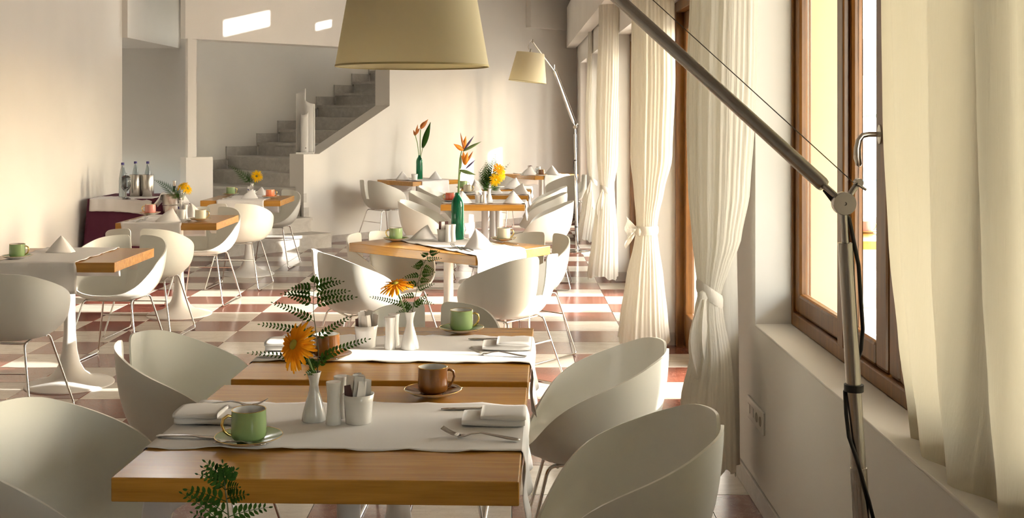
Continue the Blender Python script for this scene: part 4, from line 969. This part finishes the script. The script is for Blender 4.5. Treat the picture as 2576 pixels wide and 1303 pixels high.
# ------------------------------------------------------------------ table before the stairs
W4 = 'on the table before the stairs'
cup_set(T(580, 492), 'green', 20, W4, 30)
cup_set(T(680, 499), 'coral', 0, W4, 190)
tent(T(628, 500), 10, 1, 'standing napkin at the front of the table before the stairs'); tent(T(657, 491), -30, 0, 'standing napkin behind the vase on the table before the stairs', 0.85)
vase(T(634, 495), 'white vase on the table before the stairs'); pot(T(632, 499), 'white pot of sachets on the table before the stairs')
sachets(T(632, 499), 4, 'white sugar sachet on the table before the stairs', 6, kinds=(0, 1, 0, 1))
cutlery(fork_m, 'fork', T(566, 502), T(588, 497), 'fork on the table before the stairs')
dv = T(634, 495).y
frond('fern frond leaning left in the vase on the table before the stairs', at(633, 466, dv), at(634, 468, dv), at(571, 415, dv-0.05), 0.075, 12)
frond('short fern sprig upright in the vase before the stairs', at(634, 466, dv), at(634, 468, dv), at(622, 430, dv), 0.06, 8)
gerbera('yellow gerbera facing the room in the vase before the stairs', at(646, 443, dv-0.03), (0.1, -0.95, 0.15), at(637, 470, dv), 'yellow', no=22, ni=14, sc=1.12, eye='flower_eye_dark', bend=0.1)

# ------------------------------------------------------------------ left table with the pink cup
W5 = 'on the left table'
cup_set(T(378, 541), 'pink', 200, W5)
cup_set(T(505, 556), 'cream', 0, W5, 200)
tent(T(423, 558), 15, 1, 'standing napkin at the front of the pink-cup table', 1.1); tent(T(484, 545), -40, 2, 'standing napkin behind the pot on the pink-cup table')
pot(T(457, 552), 'white pot of sachets on the pink-cup table'); sachets(T(457, 552), 5, 'white sugar sachet on the pink-cup table', 12, kinds=(1, 0, 1, 0, 1))
vase(T(455, 545), 'white vase on the pink-cup table'); shaker(T(466, 552), 'white shaker beside the pot on the pink-cup table')
cutlery(fork_m, 'fork', T(341, 561), T(373, 554), 'fork on the pink-cup table'); cutlery(knife_m, 'knife', T(458, 562), T(480, 556), 'knife beside the cream cup on the pink-cup table')
dv = T(455, 545).y
frond('long fern frond leaning left in the vase on the pink-cup table', at(453, 505, dv), at(455, 508, dv), at(386, 452, dv-0.06), 0.075, 13)
frond('short fern sprig in the vase on the pink-cup table', at(455, 505, dv), at(455, 508, dv), at(445, 472, dv), 0.055, 8)
gerbera('yellow gerbera turned left in the vase on the pink-cup table', at(457, 466, dv), (-0.35, -0.45, 0.8), at(457, 510, dv), 'yellow', no=22, ni=14, sc=0.95, droop=0.25)
gerbera('yellow gerbera turned right in the vase on the pink-cup table', at(472, 474, dv-0.02), (0.75, -0.45, 0.45), at(459, 510, dv), 'yellow', no=22, ni=14, sc=0.95, droop=0.2)
# table at the left edge
tent(tp('T6', -0.1, 0.12), 0, 0, 'standing napkin on the table at the left edge'); cup_set(tp('T6', -0.22, -0.2), 'green', 0, 'on the table at the left edge')

# ------------------------------------------------------------------ table against the back wall
tent(T(1013, 453), 20, 0, 'left standing napkin on the table against the back wall', 1.1); tent(T(1095, 451), -20, 0, 'right standing napkin on the table against the back wall', 1.05)
pot(T(1043, 454), 'white pot on the table against the back wall')
pb = T(1055, 451); bottle(pb, 'green glass bottle on the table against the back wall'); db = pb.y
s2 = thing('strelitzia', 'wilted bird-of-paradise flowers with one broad leaf, in the back bottle', 'flower', at(1055, 395, db)); B = Vector(s2.location); g = lambda x, y, dd=0.0: at(x, y, db+dd)-B
MB().tube([g(1055, 430), g(1054, 392), g(1050, 360), g(1044, 338)], 0.005, 8).build('stem', 'stem_green', s2); MB().tube([g(1056, 430), g(1057, 392), g(1057, 350), g(1058, 325)], 0.006, 8).build('stem', 'stem_green', s2)
MB().tube([g(1057, 430), g(1059, 392), g(1064, 368)], 0.0045, 8).build('stem', 'stem_green', s2)
for a, b, w, m, nm in (((1063, 372), (1083, 307), 0.075, 'leaf_green', 'leaf'), ((1045, 342), (1040, 327), 0.03, 'strelitzia_wilted', 'petal'), ((1046, 340), (1051, 313), 0.03, 'strelitzia_wilted', 'petal'), ((1046, 338), (1056, 322), 0.03, 'strelitzia_wilted', 'petal'), ((1058, 324), (1077, 300), 0.05, 'strelitzia_wilted', 'petal'), ((1058, 322), (1066, 306), 0.04, 'strelitzia_orange', 'petal')):
    ob = blade(MB(), g(*a), g(b[0], b[1], random.uniform(-.05, .05)), w, nv, 0.08).build(nm, m, s2); solidify(ob.data, 0.002)

# ------------------------------------------------------------------ far row of three tables
tent(T(1291, 512), -12, 0, 'standing napkin on the first far-row table, right', 1.15); tent(T(1164, 511), 15, 0, 'standing napkin on the first far-row table, left', 1.1)
pot(T(1205, 511), 'white pot on the first far-row table'); sachets(T(1205, 511), 2, 'white sugar sachet on the first far-row table', 2, kinds=(0, 1))
shaker(T(1219, 512), 'white shaker on the first far-row table'); pv = T(1231, 510); vase(pv, 'white vase on the first far-row table'); cup_set(T(1132, 508), 'red', 180, 'on the first far-row table')
dv = pv.y
fo = frond('bushy fern in the vase on the first far-row table', at(1231, 476, dv), at(1231, 478, dv), at(1246, 384, dv), 0.16, 14, nrm=Vector((0.1, -0.95, 0.2)), sag=0.0)
fb = Vector(fo.location)
for (tx, ty, w_) in ((1204, 431, 0.09), (1203, 452, 0.08), (1282, 410, 0.07), (1222, 405, 0.11), (1262, 468, 0.07), (1215, 470, 0.07)): frond_parts(fo, fb, at(1231, 478, dv), at(tx, ty, dv+random.uniform(-.06, .06)), w_, 9, sag=0.08)
gerbera('orange gerbera high in the far-row bouquet', at(1254, 424, dv-0.06), (0.3, -0.8, 0.5), at(1233, 478, dv), 'orange', no=20, ni=14, sc=1.1)
gerbera('yellow gerbera in the middle of the far-row bouquet', at(1262, 437, dv-0.04), (0.8, -0.55, 0.2), at(1234, 478, dv), 'yellow', no=20, ni=14, sc=1.2)
gerbera('yellow gerbera low in the far-row bouquet', at(1247, 452, dv-0.08), (0.1, -0.9, -0.1), at(1233, 478, dv), 'yellow', no=20, ni=14, sc=1.15)
tent(T(1306, 488), -14, 1, 'standing napkin on the second far-row table, right', 1.2); cup_set(T(1176, 486), 'cream', 0, 'on the second far-row table', 30); tent(T(1196, 484), 30, 0, 'standing napkin on the second far-row table, left', 1.0)
tent(T(1290, 473), -10, 1, 'standing napkin on the third far-row table, right', 1.25); tent(T(1201, 475), 25, 2, 'standing napkin on the third far-row table, left', 1.0); cup_set(T(1166, 475), 'green', 0, 'on the third far-row table')
tent(T(1247, 487), 10, 0, 'standing napkin behind the vase on the second far-row table', 0.9); vase(T(1217, 474), 'white vase on the third far-row table')

# ------------------------------------------------------------------ back corner table
tent(T(1330, 441), 20, 1, 'left standing napkin on the back corner table', 1.35); tent(T(1388, 440), -25, 0, 'right standing napkin on the back corner table', 1.3)
cup_set(T(1362, 443), 'brown', 180, 'on the back corner table'); pj = T(1357, 441)
jr = thing('preserve_jar', 'small glass jar on the back corner table', 'jar', (pj.x-0.02, pj.y+0.09, ZT+0.004)); MB().lathe([(0, 0), (0.04, 0), (0.042, 0.01), (0.042, 0.085), (0.036, 0.095), (0.033, 0.095), (0.038, 0.083), (0.038, 0.01), (0, 0.008)], 24).build('jar_body', 'clear_glass', jr); MB().lathe([(0.036, 0.095), (0.039, 0.096), (0.039, 0.112), (0, 0.113)], 24).build('jar_lid', 'steel', jr)
pot((pj.x-0.13, pj.y+0.12), 'white pot of brown packets on the back corner table'); sachets((pj.x-0.13, pj.y+0.12), 4, 'white sugar sachet on the back corner table', 31, kinds=(3, 3, 2, 3))

# ------------------------------------------------------------------ fern in the foreground on a table below the picture
t0 = place(protoL, (-0.60, 1.70, 0), math.radians(-1.5), 'table nearest the viewer, below the lower edge of the photo', GT)
pv0 = (-0.405, 1.66); vase(pv0, 'white vase of the cut-off fern at the lower edge')
fern('dark fern rising into the lower left corner of the photo', (pv0[0], pv0[1], 0.885), [(583, 1400), (578, 1330), (572, 1270), (566, 1225), (562, 1180)],
     [((566, 1215), (562, 1165)), ((566, 1210), (518, 1164)), ((565, 1205), (588, 1188)), ((566, 1222), (513, 1178)), ((568, 1235), (495, 1195)), ((567, 1232), (610, 1212)), ((570, 1255), (628, 1232)), ((570, 1262), (475, 1230)), ((574, 1295), (470, 1235)), ((575, 1300), (662, 1297)), ((576, 1330), (466, 1235)), ((577, 1335), (690, 1345)), ((578, 1345), (470, 1310))], 1.66, ll=0.0165, seed=11)

# ------------------------------------------------------------------ buffet, coolers and ice bucket on the left
bt = thing('buffet_table', 'long buffet table hidden under a purple cloth at the left', 'table', (-3.84, 11.72, 0))
MB().bbox(-0.36, 0.36, -0.38, 0.38, 0.71, 0.745, 0.004).build('tabletop', 'oak_table', bt)
for sx in (-1, 1):
    for sy in (-1, 1): MB().bbox(sx*0.33-0.02, sx*0.33+0.02, sy*0.34-0.02, sy*0.34+0.02, 0, 0.71, 0.003).build('leg', 'steel', bt)
rows = []
per = [(-1, -1), (1, -1), (1, 1), (-1, 1)]
def edge_pt(u): k = int(u*4) % 4; t = u*4-int(u*4); a, b = per[k], per[(k+1)%4]; return (lerp(a[0], b[0], t), lerp(a[1], b[1], t))
for z, e in ((0.02, 0.045), (0.25, 0.03), (0.5, 0.014), (0.70, 0.004), (0.744, 0.003), (0.7475, -0.004)):
    row = []
    for k in range(160):
        x, y = edge_pt(k/160); wv = (1+0.5*math.sin(k*0.62)+0.3*math.sin(k*0.27+1))*e if z < 0.72 else e
        row.append((x*(0.365+wv), y*(0.39+wv), z))
    rows.append(row)
pc_ = MB().grid(rows, closed=True); pc_.f.append(tuple(range(160*5, 160*6))); pc_.sm.append(False)
ob = pc_.build('tablecloth', 'purple_cloth', None, (-3.84, 11.72, 0)); tag(ob, 'dark purple cloth draped over the buffet', 'tablecloth')
rows = []
for i in range(22):
    t = i/21; y = lerp(-0.1, -0.52, t); z = 0.751 if y > -0.395 else 0.751-(-0.395-y)
    yy = y if y > -0.395 else -0.412-0.12*(-0.395-y)
    rows.append([(lerp(-0.34, 0.27, j/24), yy-0.004*math.sin(j*1.2), z-(0.05*(j/24)**3 if y < -0.395 else 0)+0.001*math.sin(j*2.0+i)) for j in range(25)])
ob = MB().grid(rows).build('overlay_cloth', 'linen', None, (-3.84, 11.72, 0)); solidify(ob.data, 0.002); tag(ob, 'white overlay cloth with a pointed corner on the purple buffet', 'tablecloth')
ZB = 0.753
cooler_me = MB().lathe([(0, 0), (0.058, 0), (0.060, 0.003), (0.060, 0.215), (0.058, 0.218), (0.055, 0.215), (0.055, 0.006), (0, 0.005)], 36).mesh('bottle_cooler', 'steel')
wb0 = thing('water_bottle', 'x', 'bottle')
MB().lathe([(0, 0), (0.036, 0), (0.038, 0.004), (0.038, 0.16), (0.036, 0.18), (0.028, 0.235), (0.018, 0.285), (0.0135, 0.305), (0.0135, 0.325), (0.0115, 0.325), (0.0115, 0.305), (0.016, 0.283), (0.0255, 0.235), (0.0335, 0.18), (0.0355, 0.16), (0.0355, 0.006), (0, 0.005)], 24).build('bottle_glass', 'clear_glass', wb0)
MB().lathe([(0, 0.322), (0.0150, 0.322), (0.0155, 0.326), (0.0155, 0.345), (0, 0.346)], 20).build('screw_cap', 'cap_blue', wb0)
for (px, lab) in ((336, 'left'), (367, 'right')):
    q = on(px, 494, ZB); tag(link('bottle_cooler', cooler_me, None, (q.x, q.y+0.06, ZB)), f'brushed steel bottle cooler on the buffet, {lab} one', 'wine cooler', 'steel coolers on the buffet')
    place(wb0, (q.x, q.y+0.06, ZB+0.007), 0, f'clear water bottle with blue cap in the {lab} cooler', 'water bottles on the buffet')
q = on(314, 499, ZB); gl = thing('glass_jar', 'footed glass jar at the left edge of the buffet', 'jar', (q.x, q.y+0.03, ZB))
MB().lathe([(0, 0), (0.038, 0), (0.038, 0.004), (0.010, 0.012), (0.008, 0.06), (0.020, 0.075), (0.044, 0.11), (0.050, 0.16), (0.046, 0.20), (0.040, 0.205), (0.037, 0.205), (0.043, 0.195), (0.0465, 0.16), (0.040, 0.112), (0.016, 0.08), (0, 0.076)], 28).build('jar_bowl', 'clear_glass', gl)
MB().lathe([(0.041, 0.205), (0.043, 0.208), (0.03, 0.222), (0.010, 0.228), (0.008, 0.235), (0.012, 0.245), (0, 0.252)], 24).build('jar_lid', 'clear_glass', gl)
q = on(304, 499, ZB); place(wb0, (q.x-0.05, q.y+0.2, ZB), 0, 'clear water bottle with blue cap standing behind the glass jar', 'water bottles on the buffet')
ib = thing('ice_bucket_stand', 'steel wine bucket on its floor stand before the pedestal', 'ice bucket', (-3.33, 11.2, 0))
MB().lathe([(0, 0), (0.145, 0), (0.145, 0.008), (0.10, 0.016), (0.02, 0.022), (0, 0.022)], 32).build('stand_base', 'steel', ib); MB().lathe([(0, 0.02), (0.012, 0.02), (0.012, 0.585), (0, 0.585)], 14).build('stand_pole', 'chrome', ib)
MB().lathe([(0, 0.585), (0.075, 0.588), (0.085, 0.60), (0.093, 0.70), (0.100, 0.80), (0.104, 0.805), (0.100, 0.81), (0.096, 0.80), (0.088, 0.70), (0.078, 0.605), (0, 0.60)], 36).build('bucket', 'steel', ib)
ring(MB(), 0.096, 0.70, 0.004, 36).build('bucket_ring', 'chrome', ib)
for s_ in (-1, 1): MB().tube([(s_*0.098, 0, 0.775), (s_*0.118, 0, 0.785), (s_*0.12, 0, 0.75), (s_*0.096, 0, 0.74)], 0.004, 8).build('bucket_handle', 'chrome', ib)
rows = []
for i in range(17):
    t = i/16; x = lerp(-0.185, 0.185, t); zc = 0.822-1.25*max(0, abs(x)-0.098)+0.0
    rows.append([(x*(1 if abs(x) < 0.105 else 0.92), lerp(-0.085, 0.085, j/8)+0.25*x*0.2, zc-0.05*abs(j/4-1)**2*(1 if abs(x) > 0.1 else 0.25)+0.005*math.sin(3*t*6+j)) for j in range(9)])
ob = MB().grid(rows).build('service_napkin', 'linen', None, (-3.33, 11.2, 0)); solidify(ob.data, 0.003); tag(ob, 'white service cloth draped over the wine bucket', 'napkin')
wn = thing('wine_bottle', 'wine bottle neck showing above the bucket', 'bottle', (-3.315, 11.22, 0.61)); MB().lathe([(0, 0), (0.036, 0), (0.037, 0.15), (0.030, 0.19), (0.015, 0.235), (0.0135, 0.30), (0.015, 0.302), (0.015, 0.318), (0, 0.318)], 24).build('bottle_glass', 'dark_bottle_glass', wn); MB().lathe([(0.0150, 0.27), (0.0158, 0.272), (0.0162, 0.322), (0, 0.323)], 20).build('foil_cap', 'steel', wn)

# ------------------------------------------------------------------ terrace furniture seen through the window
place(protoS, (2.44, 7.95, -0.02), 0, 'oak table on the terrace outside the window', GT)
chair(2.20, 7.12, -4, 'white armchair on the terrace, nearer side of the outdoor table').location.z = -0.02
chair(2.78, 8.85, 172, 'white armchair on the terrace, far side of the outdoor table').location.z = -0.02
q = on(2181, 585, ZT-0.02); cup_set((q.x, q.y), 'pink', 0, 'on the terrace table', None, ZT-0.026)
bpy.context.view_layer.update()
